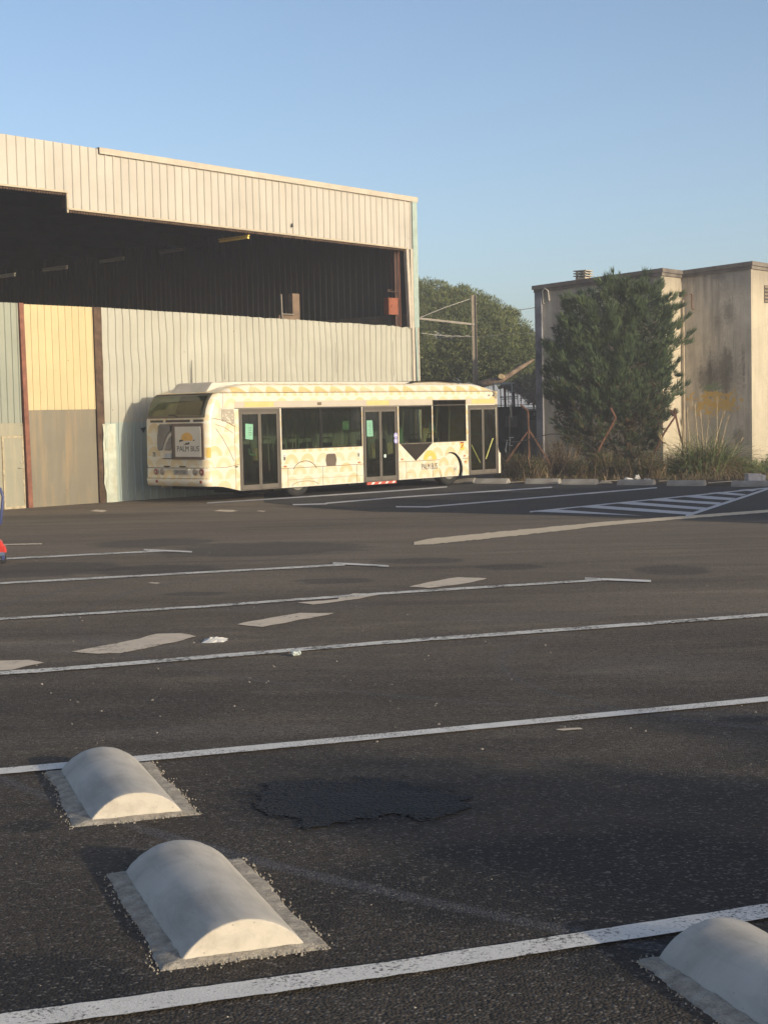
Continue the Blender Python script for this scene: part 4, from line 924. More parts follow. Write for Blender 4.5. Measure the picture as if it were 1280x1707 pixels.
w_ = MB(); w_.tube([at_y(700, 535, 95), at_y(868, 516, 95), at_y(905, 510.5, 95), at_y(1000, 500, 95)], .03, 4, cap=False); tag(w_.build('overhead_wire', M_WIRE), 'thin dark wire crossing the sky beside the concrete building corner', 'wire')
# yard gantry between bus front and building
gt = empty('yard_gantry', (at_y(850, 700, 66).x, 66, G)); tag(gt, 'thin steel yard gantry of uprights and cross bars above the low shed roof', 'gantry'); OF = gt.location; P6 = lambda x, y: at_y(x, y, 66)
for i, (x0, y0, x1, y1, r) in enumerate(((822.5, 638, 823.5, 670, .035), (852.5, 637, 854, 672, .03), (834, 648, 835, 672, .02), (841, 646, 842, 672, .05), (856, 652, 857, 672, .045), (862, 648, 863, 672, .02), (847, 650, 847.5, 672, .015), (868, 656, 868.5, 672, .015), (889, 656, 889.5, 672, .03))):
    b = MB(); b.tube([P6(x0, y0), P6(x1, y1)], r, 6); b.tube([P6(x1, y1), Vector((P6(x1, y1).x, 66, G))], r, 6, cap=False); b.build('upright', M_WIREL if i < 2 else M_RUST, gt, OF)
for x0, y0, x1, y1, r in ((822, 640, 857, 638.5, .03), (833, 662, 864, 660.5, .03), (836, 665.5, 862, 664, .02), (836, 640, 850, 639.5, .06), (840, 653, 858, 652, .015)):
    b = MB(); b.tube([P6(x0, y0), P6(x1, y1)], r, 6); b.build('cross_bar', M_WIREL, gt, OF)
# far backdrop: low buildings / hill line seen in the gap
hl = MB(); pts = [(-400 + i * 30, 800, G + 4 + 3 * noise.noise(Vector((i * .35, 1, 1)))) for i in range(28)]
hl.grid([[(x, y, G - 1) for x, y, z in pts], [(x, y, z) for x, y, z in pts], [(x, y + 60, z + 1) for x, y, z in pts]]); tag_s(hl.build('far_hill', simple('hill', (.09, .11, .09), .95, var=.2, vs=.02)))

# ------------------------------------------------------------------ rusty fence posts and hose
YF = 48.9; PF = lambda x, y: at_y(x, y, YF)
M_POST = simple('rusty_post', (.13, .065, .042), .85, .2, var=.3, vs=6, dirt=(.1, .06, .04))
def post(lab, segs, r=.032, nm='fence_post'):
    base = PF(*segs[0][-1]); t = empty(nm, (base.x, YF, G)); tag(t, lab, 'fence post', 'bent rusty posts of the old fence')
    for i, s_ in enumerate(segs):
        q = MB(); pts = [PF(*p) + Vector((0, .02 * i, 0)) for p in s_]
        for a, c in zip(pts, pts[1:]): q.beam(a, c, r * 2, r * 1.6)
        q.build('post' if i == 0 else 'brace', M_POST, t, t.location)
post('upright rusty fence post with a cranked top and two splayed braces beside the bus front', [[(867, 674), (870, 676.5), (880, 684), (881.5, 716), (882, 800)], [(880.5, 718), (864, 741), (844, 770)], [(881.5, 716), (898, 742), (914, 768), (920, 790)]], .03)
post('leaning rusty fence post with a cranked top in front of the pine', [[(1017.5, 679), (1026.5, 696), (1014, 720), (1003, 739), (992, 765), (984, 790)], [(1026, 696), (1020, 712)]], .036)
post('long rusty fence post leaning right in front of the lit wall strip', [[(1117, 683), (1125.5, 694), (1108, 720), (1090, 755), (1066, 796)], [(1124.8, 680), (1126.5, 694), (1134, 728), (1140, 745)]], .032)
hz = MB(); pts = [PF(*p) + Vector((0, -.1, 0)) for p in ((838, 733), (850, 736.5), (862, 736.5), (880, 733), (900, 727), (915, 723.5), (930, 723.3), (945, 725.5), (958, 730), (975, 738), (990, 748), (1003, 762), (1008, 775))]
hz.tube(pts, .018, 6); tag(hz.build('hose', M_BLK), 'black hose arching through the air above the dry scrub', 'hose')
fx = empty('barrier_post', (at_y(850, 700, 52).x, 52, G)); tag(fx, 'thin pole with a pale hanging plate and white brackets beside the bus front', 'pole'); OF = fx.location; P5 = lambda x, y: at_y(x, y, 52)
b = MB(); b.tube([P5(846.5, 669), P5(851, 670), P5(852, 676), P5(854, 700), P5(849.5, 700), P5(849, 728)], .012, 5); b.tube([P5(848.8, 690), P5(849.2, 800)], .014, 5); b.build('pole', M_MAST, fx, OF)
b = MB(); b.beam(P5(850.5, 676), P5(852.6, 695.5), .06, .02, up=(0, 1, 0)); b.build('plate', simple('plate_cream', (.4, .36, .28), .6), fx, OF)
b = MB(); b.beam(P5(845.5, 733), P5(842.5, 752), .035, .03); b.beam(P5(848, 729.3), P5(856, 729), .025, .03); b.beam(P5(850.5, 731), P5(849, 742), .025, .03); b.beam(P5(849, 742.5), P5(855, 742.5), .012, .02); b.beam(P5(842.6, 748), P5(843.5, 754), .06, .04); b.build('white_bracket', M_WHT, fx, OF)
# ------------------------------------------------------------------ vegetation
def leafmat(name, c1, c2, c3=None, sc=2.5):
    k = NT(name, .75, .2); v = k.coord()
    n1 = k.noise(v, sc, 4, .7); n2 = k.noise(v, sc * 9, 3, .7)
    c = k.mix(k.ramp(n1, [(.35, 0.), (.65, 1.)]), c1, c2)
    if c3: c = k.mix(k.ramp(n2, [(.52, 0.), (.68, .8)]), c, c3)
    k.base(c); MATS[name] = k.m; return k.m
def inside(poly, x, y):
    c = False; j = len(poly) - 1
    for i in range(len(poly)):
        xi, yi = poly[i]; xj, yj = poly[j]
        if (yi > y) != (yj > y) and x < (xj - xi) * (y - yi) / (yj - yi) + xi: c = not c
        j = i
    return c
def edist(poly, x, y):
    best = 1e9
    for i in range(len(poly)):
        ax, ay = poly[i - 1]; bx, by = poly[i]; dx, dy = bx - ax, by - ay
        t = max(0, min(1, ((x - ax) * dx + (y - ay) * dy) / (dx * dx + dy * dy + 1e-9)))
        best = min(best, math.hypot(x - ax - t * dx, y - ay - t * dy))
    return best
def rv(r): 
    while True:
        v = Vector((r.uniform(-1, 1), r.uniform(-1, 1), r.uniform(-1, 1)))
        if .05 < v.length < 1: return v.normalized()
def tuft(mb, p, d, L, n, w, r, spread=.55, mi=0):
    for _ in range(n):
        q = (d + rv(r) * spread).normalized(); s_ = q.cross(rv(r)).normalized() * w
        a = p + q * L * r.uniform(0, .15); l = L * r.uniform(.6, 1.1)
        o = len(mb.v); mb.v += [tuple(a - s_), tuple(a + s_), tuple(a + q * l)]; mb.f.append([o, o + 1, o + 2]); mb.mi.append(mi); mb.sm.append(False)
def spray(mb, c, rad, n, L, w, r, mi=0, up=.35, flat=1.):
    """leafy clump: small blades on a ball, pointing outward and up"""
    for _ in range(n):
        d = rv(r); p = c + Vector((d.x * rad, d.y * rad, d.z * rad * flat)) * r.uniform(.55, 1.)
        q = (d + Vector((0, 0, up)) + rv(r) * .6).normalized(); s_ = q.cross(rv(r)).normalized() * w
        o = len(mb.v); mb.v += [tuple(p - s_), tuple(p + s_), tuple(p + q * L * r.uniform(.6, 1.2))]; mb.f.append([o, o + 1, o + 2]); mb.mi.append(mi); mb.sm.append(False)
def blade(mb, p, d, L, w, bend, r, n=4, mi=0):
    """ribbon stem or grass blade drooping outward"""
    pts = []; q = d.normalized(); c = Vector(p); side = q.cross(Vector((0, 0, 1)))
    if side.length < .1: side = Vector((r.uniform(-1, 1), r.uniform(-1, 1), 0))
    side = (side.normalized() + rv(r) * .5).normalized()
    h = Vector((d.x, d.y, 0)); h = h.normalized() if h.length > .01 else rv(r)
    rows = []
    for i in range(n + 1):
        ww = w * (1 - i / n) ** .7 + .0008; rows.append((c - side * ww, c + side * ww))
        q = (q + (h * .35 - Vector((0, 0, 1))) * bend * (i + 1) / n / n).normalized(); c = c + q * L / n
    o = len(mb.v)
    for a, c2 in rows: mb.v += [tuple(a), tuple(c2)]
    for i in range(n): mb.f.append([o + 2 * i, o + 2 * i + 1, o + 2 * i + 3, o + 2 * i + 2]); mb.mi.append(mi); mb.sm.append(False)
M_BARK = simple('bark', (.12, .085, .06), .95, .1, var=.35, vs=7, bump=.6)
M_BARKL = simple('bark_pale', (.21, .155, .115), .9, .1, var=.3, vs=4, bump=.6)

# young pine in front of the concrete building
M_PINE = leafmat('pine_needles', (.042, .070, .038), (.075, .115, .052), (.10, .135, .06), 1.6)
M_PINB = leafmat('pine_brown', (.06, .06, .03), (.10, .085, .045), (.13, .10, .06), 2)
YP = 51.0; PN = empty('young_pine', (at_y(1042, 780, YP).x, YP, G)); tag(PN, 'bushy young pine tree standing before the concrete building wall', 'tree'); OF = PN.location
r = random.Random(11)
poly = [(985, 484), (1008, 472), (1030, 469), (1056, 469), (1080, 474), (1100, 486), (1118, 504), (1130, 524), (1126, 560), (1122, 600), (1118, 650), (1110, 700), (1102, 745), (1060, 785), (1010, 785), (965, 755), (940, 735), (924, 700), (914, 650), (911, 600), (917, 560), (927, 535), (944, 508), (962, 492)]
trk = [at_y(1048, 800, YP), at_y(1046, 740, YP), at_y(1040, 680, YP), at_y(1036, 600, YP), at_y(1040, 530, YP), at_y(1044, 475, YP)]
b = MB(); b.tube(trk, [.13, .11, .09, .06, .04, .02], 8); tk = b.build('trunk', M_BARK, PN, OF)
limbs = []; lb = MB()
def trunk_at(z):
    for a, c in zip(trk, trk[1:]):
        if a.z <= z <= c.z: return a.lerp(c, (z - a.z) / (c.z - a.z))
    return trk[-1].copy() if z > trk[-1].z else trk[0].copy()
fl = MB()
M_PINT = leafmat('pine_tips', (.06, .10, .05), (.10, .14, .06), (.13, .165, .075), 3)
def plume(c, d, R, n, mi_f, lite=0.):
    """brush-like branch end: needles fanned along a rising axis"""
    for _ in range(n):
        t = r.random(); p = c + d * (t - .35) * R * 1.7 + rv(r) * R * (.55 - .3 * t); dd = (d + (p - c).normalized() * .45 + Vector((0, 0, .25))).normalized()
        tuft(fl, p, dd, r.uniform(.17, .30), 12, .0095, r, .38, 1 if r.random() < mi_f else (2 if r.random() < lite * t * 1.6 else 0))
cnt = 0; tries = 0
while cnt < 330 and tries < 14000:
    tries += 1; x = r.uniform(905, 1130); y = r.uniform(450, 790)
    if not inside(poly, x, y): continue
    e = edist(poly, x, y)
    if e < 5 or (y > 700 and r.random() < .45): continue
    low = max(0, min(1, (y - 640) / 120))
    T = 1.9 * math.sqrt(max(0, 1 - (1 - min(1, e / 85)) ** 2)) + .1
    t = r.choice((-1, -1, -1, 1, 0)) * r.uniform(.65, 1.) * T
    p = at_y(x, y, YP); p.y += t; p.x += t * (x - CX) / FPX
    c0 = trunk_at(p.z - .8); d = p - c0; d.z = 0
    d = (d.normalized() * (.75 if e < 40 else .4) + Vector((0, 0, .9 - low * .7)) + rv(r) * .25).normalized()
    plume(p, d, r.uniform(.2, .42), int(24 - 8 * low), .75 * low, r.choice((0., .2, .7, 1.)) * (1 - low)); cnt += 1
    if cnt % 4 == 0: limbs.append((trunk_at(p.z - .7), p - d * .15))
for _ in range(2600):   # inner thin filling
    x = r.uniform(925, 1115); y = r.uniform(470, 770)
    if inside(poly, x, y):
        p = at_y(x, y, YP + r.uniform(-.9, 1.2)); tuft(fl, p, (rv(r) + Vector((0, 0, .5))).normalized(), .30, 12, .011, r, .6, 1 if y > 640 and r.random() < .8 else 0)
# right-hand sprays standing free of the crown
SP = ((1106, 500, 1140, 492), (1098, 560, 1148, 528), (1100, 590, 1157, 552), (1104, 575, 1150, 572), (1100, 520, 1136, 512), (1100, 640, 1132, 602), (1100, 625, 1122, 585), (1096, 660, 1150, 640), (1104, 655, 1138, 658), (1100, 690, 1136, 632), (1100, 700, 1125, 690), (1100, 610, 1130, 628), (1096, 540, 1130, 545), (1098, 680, 1120, 668), (1090, 610, 1120, 560))
for x0, y0, x1, y1 in SP:
    a = at_y(x0, y0, YP - .5); c = at_y(x1, y1, YP - .5 + r.uniform(-.4, .4)); limbs.append((trunk_at(a.z - .7), c)); L = (c - a).length
    for i in range(26):
        t = r.random() ** .6; p = a.lerp(c, t) + rv(r) * .16 * (1.15 - t); d = ((c - a).normalized() * .6 + Vector((0, 0, .55))).normalized()
        tuft(fl, p, d, r.uniform(.2, .32), 13, .007, r, .38, 0)
for a, c in limbs:
    mdl = a.lerp(c, .5) + Vector((0, 0, -.12)); lb.tube([a, mdl, c], [.024, .014, .006], 4)
for i in range(26):   # dead bare twigs low in the crown
    x = r.uniform(960, 1095); y = r.uniform(590, 720); p = at_y(x, y, YP - 1.5); lb.tube([p, p + Vector((r.uniform(-.3, .3), -.1, r.uniform(-.05, .25))), p + Vector((r.uniform(-.6, .6), -.15, r.uniform(.0, .4)))], [.012, .009, .004], 4)
lb.build('branches', M_BARK, PN, OF); fl.build('crown', [M_PINE, M_PINB, M_PINT], PN, OF)

# umbrella pine behind the rail mast
def crownpx(name, parent, OF, poly, Y, thick, ncl, rc, nl, L, w, mat, seed, up=.35, edge=60, gap=-.2, fs=.6):
    r = random.Random(seed); mb = MB(); n = 0; tr = 0
    xs_ = [p[0] for p in poly]; ys_ = [p[1] for p in poly]; m_px = Y / FPX
    while n < ncl and tr < ncl * 60:
        tr += 1; x = r.uniform(min(xs_), max(xs_)); y = r.uniform(min(ys_), max(ys_))
        if not inside(poly, x, y): continue
        e = edist(poly, x, y)
        if e * m_px < rc * .55: continue
        T = thick * math.sqrt(max(0, 1 - (1 - min(1, e / edge)) ** 2))
        t = (-1 if r.random() < .75 else 1) * T * r.uniform(.75, 1.)
        p = at_y(x, y, Y + t)
        if noise.noise(Vector((p.x * fs, p.y * fs, p.z * fs))) < gap: continue
        spray(mb, p, rc * r.uniform(.7, 1.25), nl, L, w, r, 0, up, .75); n += 1
    return mb.build(name, mat, parent, OF)
M_UMB = leafmat('umbrella_needles', (.085, .11, .045), (.14, .165, .065), (.19, .20, .085), .35)
M_UMD = leafmat('dark_needles', (.020, .032, .020), (.035, .05, .026), (.05, .07, .03), .3)  # shade of the rear pine is put into its dark needle colour
YU = 80.
UP = empty('umbrella_pine', (at_y(760, 700, YU).x, YU, G)); tag(UP, 'large umbrella pine with a broad domed crown behind the rail mast', 'tree'); OF = UP.location
up_poly = [(560, 478), (640, 456), (700, 458), (716, 461), (738, 468), (762, 472), (790, 482), (812, 490), (840, 503), (864, 520), (880, 536), (893, 553), (900, 572), (902, 592), (896, 608), (882, 620), (855, 630), (832, 640), (805, 644), (780, 648), (740, 645), (680, 650), (600, 650), (560, 600)]
crownpx('crown', UP, OF, up_poly, YU, 4.2, 1250, .48, 210, .15, .022, M_UMB, 3, edge=95, gap=-.6, fs=.5)
b = MB(); PU = lambda x, y, dy=0: at_y(x, y, YU + dy)
b.tube([Vector((PU(740, 700).x, YU, G)), PU(745, 668), PU(765, 655)], [.35, .3, .22], 8); b.tube([PU(765, 655), PU(795, 643, -4.6), PU(815, 637, -4.9), PU(836, 633.5, -5), PU(850, 624, -5), PU(870, 611, -4.6), PU(890, 599, -4.)], [.2, .18, .17, .16, .13, .11, .05], 8); b.tube([PU(745, 668), PU(720, 630), PU(690, 590)], [.25, .2, .1], 8)
b.build('trunk', M_BARKL, UP, OF)
b = MB(); b.tube([PU(837, 628, -5.1), PU(835, 627, -5.4)], .13, 10); b.build('sawn_stub', simple('sawn_wood', (.5, .38, .22), .8), UP, OF)
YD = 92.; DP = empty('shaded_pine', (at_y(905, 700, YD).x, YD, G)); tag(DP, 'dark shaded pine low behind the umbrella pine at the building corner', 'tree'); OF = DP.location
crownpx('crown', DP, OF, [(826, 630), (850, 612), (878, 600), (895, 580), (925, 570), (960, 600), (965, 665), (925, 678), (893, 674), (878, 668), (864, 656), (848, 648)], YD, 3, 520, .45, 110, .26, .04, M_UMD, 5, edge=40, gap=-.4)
b = MB(); PD = lambda x, y: at_y(x, y, YD); b.tube([Vector((PD(915, 700).x, YD, G)), PD(915, 660), PD(905, 630)], [.25, .2, .1], 8); b.tube([PD(830, 646), PD(850, 643), PD(875, 636)], [.1, .09, .05], 6); b.build('trunk', M_BARKL, DP, OF)

# trees standing off to the right of the lot: they cast the long shade on it
def shade_tree(x, y, h, rad, zc, lab, seed, ncl=90, mat=None):
    r = random.Random(seed); z0 = gz(y); t = empty('lot_tree', (x, y, z0)); tag(t, lab, 'tree', 'trees along the right side of the lot')
    q = MB(); q.tube([(0, 0, 0), (.1, 0, h * .3), (0, .1, h * .62)], [.16, .13, .08], 8)
    for i in range(6): a = i * 1.05; q.tube([(0, 0, h * .35), (math.cos(a) * rad * .4, math.sin(a) * rad * .4, h * .6), (math.cos(a) * rad * .7, math.sin(a) * rad * .7, h * .72)], [.07, .05, .02], 5)
    q.build('trunk', M_BARK, t); q = MB()
    for i in range(ncl):
        d = rv(r); rr = r.uniform(.3, 1.) ** .6
        spray(q, Vector((d.x * rad * rr, d.y * rad * rr, zc + d.z * (h - zc) * rr * .93)), rad * .2, 130, .22, .07, r, 0, .3)
    q.build('crown', mat or M_UMB, t); return t
SH = Vector((SUN_H.x, SUN_H.y)); QX = Vector((-SH.y, SH.x))
def uq(u, q_): return (q_ * QX.x - u * SH.x, q_ * QX.y - u * SH.y)
TE = math.tan(SUN_EL)
for i, (q_, end) in enumerate(((26.6, 24.6), (29.2, 25.8), (32., 25.), (34.8, 26.), (37.9, 25.2))):
    u = 1.5 + (i % 2) * .8; x, y = uq(u, q_); h = (end - u) * TE + .25
    shade_tree(x, y, h, 1.9, h * .5 - .2, ('dense lot tree first from the camera side', 'dense lot tree second from the camera side', 'dense lot tree in the middle of the row', 'dense lot tree fourth from the camera side', 'dense lot tree farthest from the camera')[i], 40 + i, 150)
for i, (q_, end, rad) in enumerate(((4.9, 4.35, 1.5), (6.9, 3.3, 1.7), (9.4, 3.0, 1.6))):
    u = end - 15.5; x, y = uq(u, q_); h = 15.5 * TE + (-0.0) - gz(6.) * 0 - .12
    shade_tree(x, y, h, rad, h * .5, ('small lot tree behind the camera at the near corner', 'second small lot tree behind the camera', 'third small lot tree behind the camera')[i], 60 + i, 150)
for i, (x, y, h, rad) in enumerate(((36, 43., 6.5, 3.2), (38, 50, 6., 3.), (40, 57., 7, 3.4))):
    shade_tree(x, y, h, rad, h * .5, ('tall far tree right of the building', 'middle far tree right of the building', 'farthest tree right of the building')[i], 80 + i, 110)

# scrub along the fence
M_DRY = leafmat('dry_stems', (.19, .13, .08), (.30, .215, .13), (.42, .32, .2), 3); M_STRAW = simple('straw', (.46, .36, .22), .8, var=.15, vs=6)
M_BRN = leafmat('brown_scrub', (.06, .045, .026), (.11, .08, .045), (.15, .12, .07), 3)
M_OLV = leafmat('olive_leaves', (.05, .06, .024), (.09, .10, .038), (.14, .13, .055), 3)
M_GRS = leafmat('green_blades', (.075, .12, .04), (.15, .20, .07), (.26, .25, .11), 2)
def bush(name, px, Y, w, h, mats, lab, cat, grp, seed, n=260, leaf=700, tan=.4):
    r = random.Random(seed); c = at_y(px, 800, Y); t = empty(name, (c.x, Y, G)); tag(t, lab, cat, grp)
    q = MB()
    for _ in range(n):
        p = Vector((r.gauss(0, w * .3), r.gauss(0, .3), 0)); d = Vector((r.gauss(0, .4), r.gauss(0, .35), 1))
        blade(q, p, d, h * r.uniform(.45, 1.15), r.uniform(.006, .013), r.uniform(.2, 1.6), r, 4, 0 if r.random() < tan else 1)
    q.build('stems', [mats[0], mats[1]], t)
    q = MB()
    for _ in range(leaf // 12):
        a = r.gauss(0, w * .33); hh_ = h * math.exp(-(a / w) ** 2 * 1.6); p = Vector((a, r.uniform(-.45, .4), r.uniform(.03, .78) * hh_))
        spray(q, p, .10, 12, .085, .011, r, 0 if r.random() < .6 else 1, .5)
    q.build('foliage', [mats[2], mats[1]], t); return t
B_ = 'dry scrub bushes along the old fence'
for i, (px, Y, w, h, mats, n, lf, tn, lab) in enumerate((
    (858, 49.6, .7, 1.05, (M_DRY, M_BRN, M_OLV), 260, 1800, .3, 'brown scrub beside the bus front corner'),
    (893, 48.2, .6, .85, (M_DRY, M_BRN, M_OLV), 300, 1700, .5, 'straw and brown bush at the foot of the cranked upright post'),
    (930, 49.7, .75, 1.45, (M_DRY, M_BRN, M_BRN), 300, 1700, .45, 'tall dry bush below the hose at the concrete building corner'),
    (968, 48.3, .65, .8, (M_DRY, M_BRN, M_OLV), 260, 1700, .3, 'brown bush left of the leaning post'),
    (1006, 48.1, .6, 1.05, (M_DRY, M_BRN, M_OLV), 220, 1800, .3, 'dark bush at the foot of the leaning post'),
    (1042, 47.8, .6, .7, (M_DRY, M_BRN, M_OLV), 200, 1800, .25, 'dark low bush under the pine above the white litter'),
    (1080, 47.6, .6, .95, (M_DRY, M_BRN, M_OLV), 200, 1800, .25, 'dark bush at the foot of the post leaning right'))):
    bush('scrub_bush', px, Y, w, h, mats, lab, 'bush', B_, 100 + i, n, lf, tn)
# big arching grass clump
YG = 48.6; c = at_y(1172, 800, YG); PG = empty('grass_clump', (c.x, YG, G)); tag(PG, 'big clump of arching green grass with tall dry stalks at the building foot', 'grass clump')
r = random.Random(77); q = MB()
for _ in range(2400):
    a = r.gauss(0, .46); p = Vector((a, r.gauss(0, .35), 0)); d = Vector((a * 1.1 + r.gauss(0, .55), r.gauss(0, .35), 1)); blade(q, p, d, r.uniform(.8, 1.9), r.uniform(.008, .015), r.uniform(1.2, 3.6), r, 6, 0 if r.random() < .8 else 1)
q.build('green_blades', [M_GRS, M_DRY], PG)
q = MB()
for _ in range(700):
    a = r.gauss(.25, .5); p = Vector((a, -.35 + r.gauss(0, .2), r.uniform(0, .35))); d = Vector((r.gauss(.1, .7), -.5 + r.gauss(0, .3), .6)); blade(q, p, d, r.uniform(.3, .8), r.uniform(.006, .011), r.uniform(1.5, 3.5), r, 4)
q.build('dead_blades', M_DRY, PG)
for i, (x0, y0, x1, y1) in enumerate(((1195, 745, 1194, 640), (1190, 745, 1205, 690), (1163, 740, 1158, 678), (1172, 745, 1168, 690), (1150, 745, 1145, 690), (1198, 760, 1212, 700), (1140, 750, 1136, 704), (1120, 760, 1106, 730), (1215, 770, 1232, 735), (1176, 748, 1181, 700))):
    x1 = x1 if i else 1198
    q = MB(); a = at_y(x0, y0, YG - .1); e = at_y(x1, y1, YG - .1) if i else at_y(1195, 668, YG - .1); g0 = Vector((a.x, a.y, G)); q.tube([g0, a, e], [.016, .014, .007], 5); tuft(q, e - Vector((0, 0, .15)), (e - a).normalized(), .34, 16, .010, r, .2); q.build('dry_stalk', M_STRAW, PG, PG.location)
for i, (px, Y, w, h, lab) in enumerate(((1255, 48.2, .7, .5, 'low green weeds around the white box'), (1292, 48.5, .6, .75, 'low green weeds cut by the right edge of the photo'), (1225, 49.6, .6, .55, 'low green weeds between the grass clump and the lit wall'))):
    bush('weed_patch', px, Y, w, h, (M_GRS, M_GRS, M_GRS), lab, 'weeds', 'low green weeds at the right', 130 + i, 260, 1500, .7)
# ground cover
q = MB(); r = random.Random(5)
for _ in range(5200):
    px = r.uniform(835, 1300); Y0 = gp(px, 800).y; Y = r.uniform(46.5, 51.5) if px < 1100 else r.uniform(45, 50.)
    p = at_y(px, 800, Y); p.z = G + .01
    if p.y < gp(px, 806).y + .5: continue
    blade(q, p, Vector((r.gauss(0, .5), r.gauss(0, .5), 1)), r.uniform(.06, .34), .008, r.uniform(.5, 2), r, 3, r.choice((0, 0, 1, 2)))
o = q.build('dry_ground_cover', [M_BRN, M_DRY, M_OLV]); tag(o, 'short dry weeds and straw covering the strip behind the far stops', 'ground cover', kind='stuff')
# ------------------------------------------------------------------ concrete wheel stops
def stopmat(name, base):
    k = NT(name, .75, .25); v = k.coord(); X, Y, Z = k.sep(v)
    n1 = k.noise(k.coord(scale=(1, 1, 1)), 2.2, 6, .6, .6); n2 = k.noise(k.coord(scale=(.6, 3., 3.)), 4, 5, .65, .4); n3 = k.noise(v, 30, 4, .6)
    c = k.mix(k.ramp(n1, [(.35, 0.), (.65, 1.)]), tuple(x * .86 for x in base), tuple(x * 1.06 for x in base))
    c = k.mix(k.mth('MULTIPLY', k.ramp(n2, [(.46, 0.), (.66, 1.)]), .42), c, tuple(x * .55 for x in base))
    c = k.mix(k.mth('MULTIPLY', k.ramp(n3, [(.6, 0.), (.8, 1.)]), .15), c, (.16, .14, .12))
    n5 = k.noise(k.coord(loc=(3, 1, 7)), 1.4, 6, .62, .8); c = k.mix(k.ramp(n5, [(.56, 0.), (.7, .28)]), c, (.17, .135, .10))
    b1 = k.vor(v, 26, 'F1', 0); c = k.mix(k.ramp(b1, [(.06, .5), (.1, 0.)]), c, (.2, .18, .16))
    k.base(c); k.bump(k.mth('ADD', k.noise(v, 140, 3), k.mth('MULTIPLY', n3, 1.)), .12, .004); MATS[name] = k.m; return k.m
M_STOP = stopmat('cast_concrete', (.52, .48, .42)); M_STOPF = stopmat('far_concrete', (.30, .285, .26))  # far stops use a darker concrete tone
M_MORT = None
def mortar():
    k = NT('mortar', .95, .1); v = k.coord()
    n1 = k.noise(v, 14, 6, .75); n2 = k.vor(v, 120, 'F1', 0)
    c = k.mix(k.ramp(n1, [(.3, 0.), (.62, 1.)]), (.20, .18, .155), (.44, .40, .34)); c = k.mix(k.ramp(n2, [(.1, .6), (.35, 0.)]), c, (.1, .09, .08))
    k.base(c); k.bump(k.noise(v, 60, 5, .7), 1., .01); return k.m
M_MORT = mortar()
def stop_block(L, W, H_, name, parent, mat, seed=0, nseg=28, n_l=16):
    """half-round block; local x along its axis (centre at origin), chamfered ends"""
    R = (W * W / 4 + H_ * H_) / (2 * H_); a0 = math.asin(W / 2 / R); rows = []; e = .006
    xs_ = [-L / 2, -L / 2 + e * .3, -L / 2 + e] + [-L / 2 + e + (L - 2 * e) * i / n_l for i in range(1, n_l)] + [L / 2 - e, L / 2 - e * .3, L / 2]; sc = [1 - e / W * 2, 1 - e * .5 / W, 1.] + [1.] * (n_l - 1) + [1., 1 - e * .5 / W, 1 - e / W * 2]
    for x, s_ in zip(xs_, sc):
        row = []
        for i in range(nseg + 1):
            a = -a0 + 2 * a0 * i / nseg; y = R * math.sin(a) * s_; z = (R * math.cos(a) - (R - H_)) * s_
            wv = .0016 * noise.noise(Vector((x * 9 + seed, y * 14, z * 9))) - (.004 * max(0, noise.noise(Vector((x * 60 + seed, y * 60, 5)))) if abs(x) > L / 2 - .012 else 0); row.append((x, y, z + wv))
        row = [(x, row[0][1], -.03)] + row + [(x, row[-1][1], -.03)]; rows.append(row)
    b = MB(); b.grid(rows, 0, True); b.add(rows[0], [tuple(range(len(rows[0])))[::-1]]); b.add(rows[-1], [tuple(range(len(rows[0])))])
    o = b.build(name, mat, parent); return o
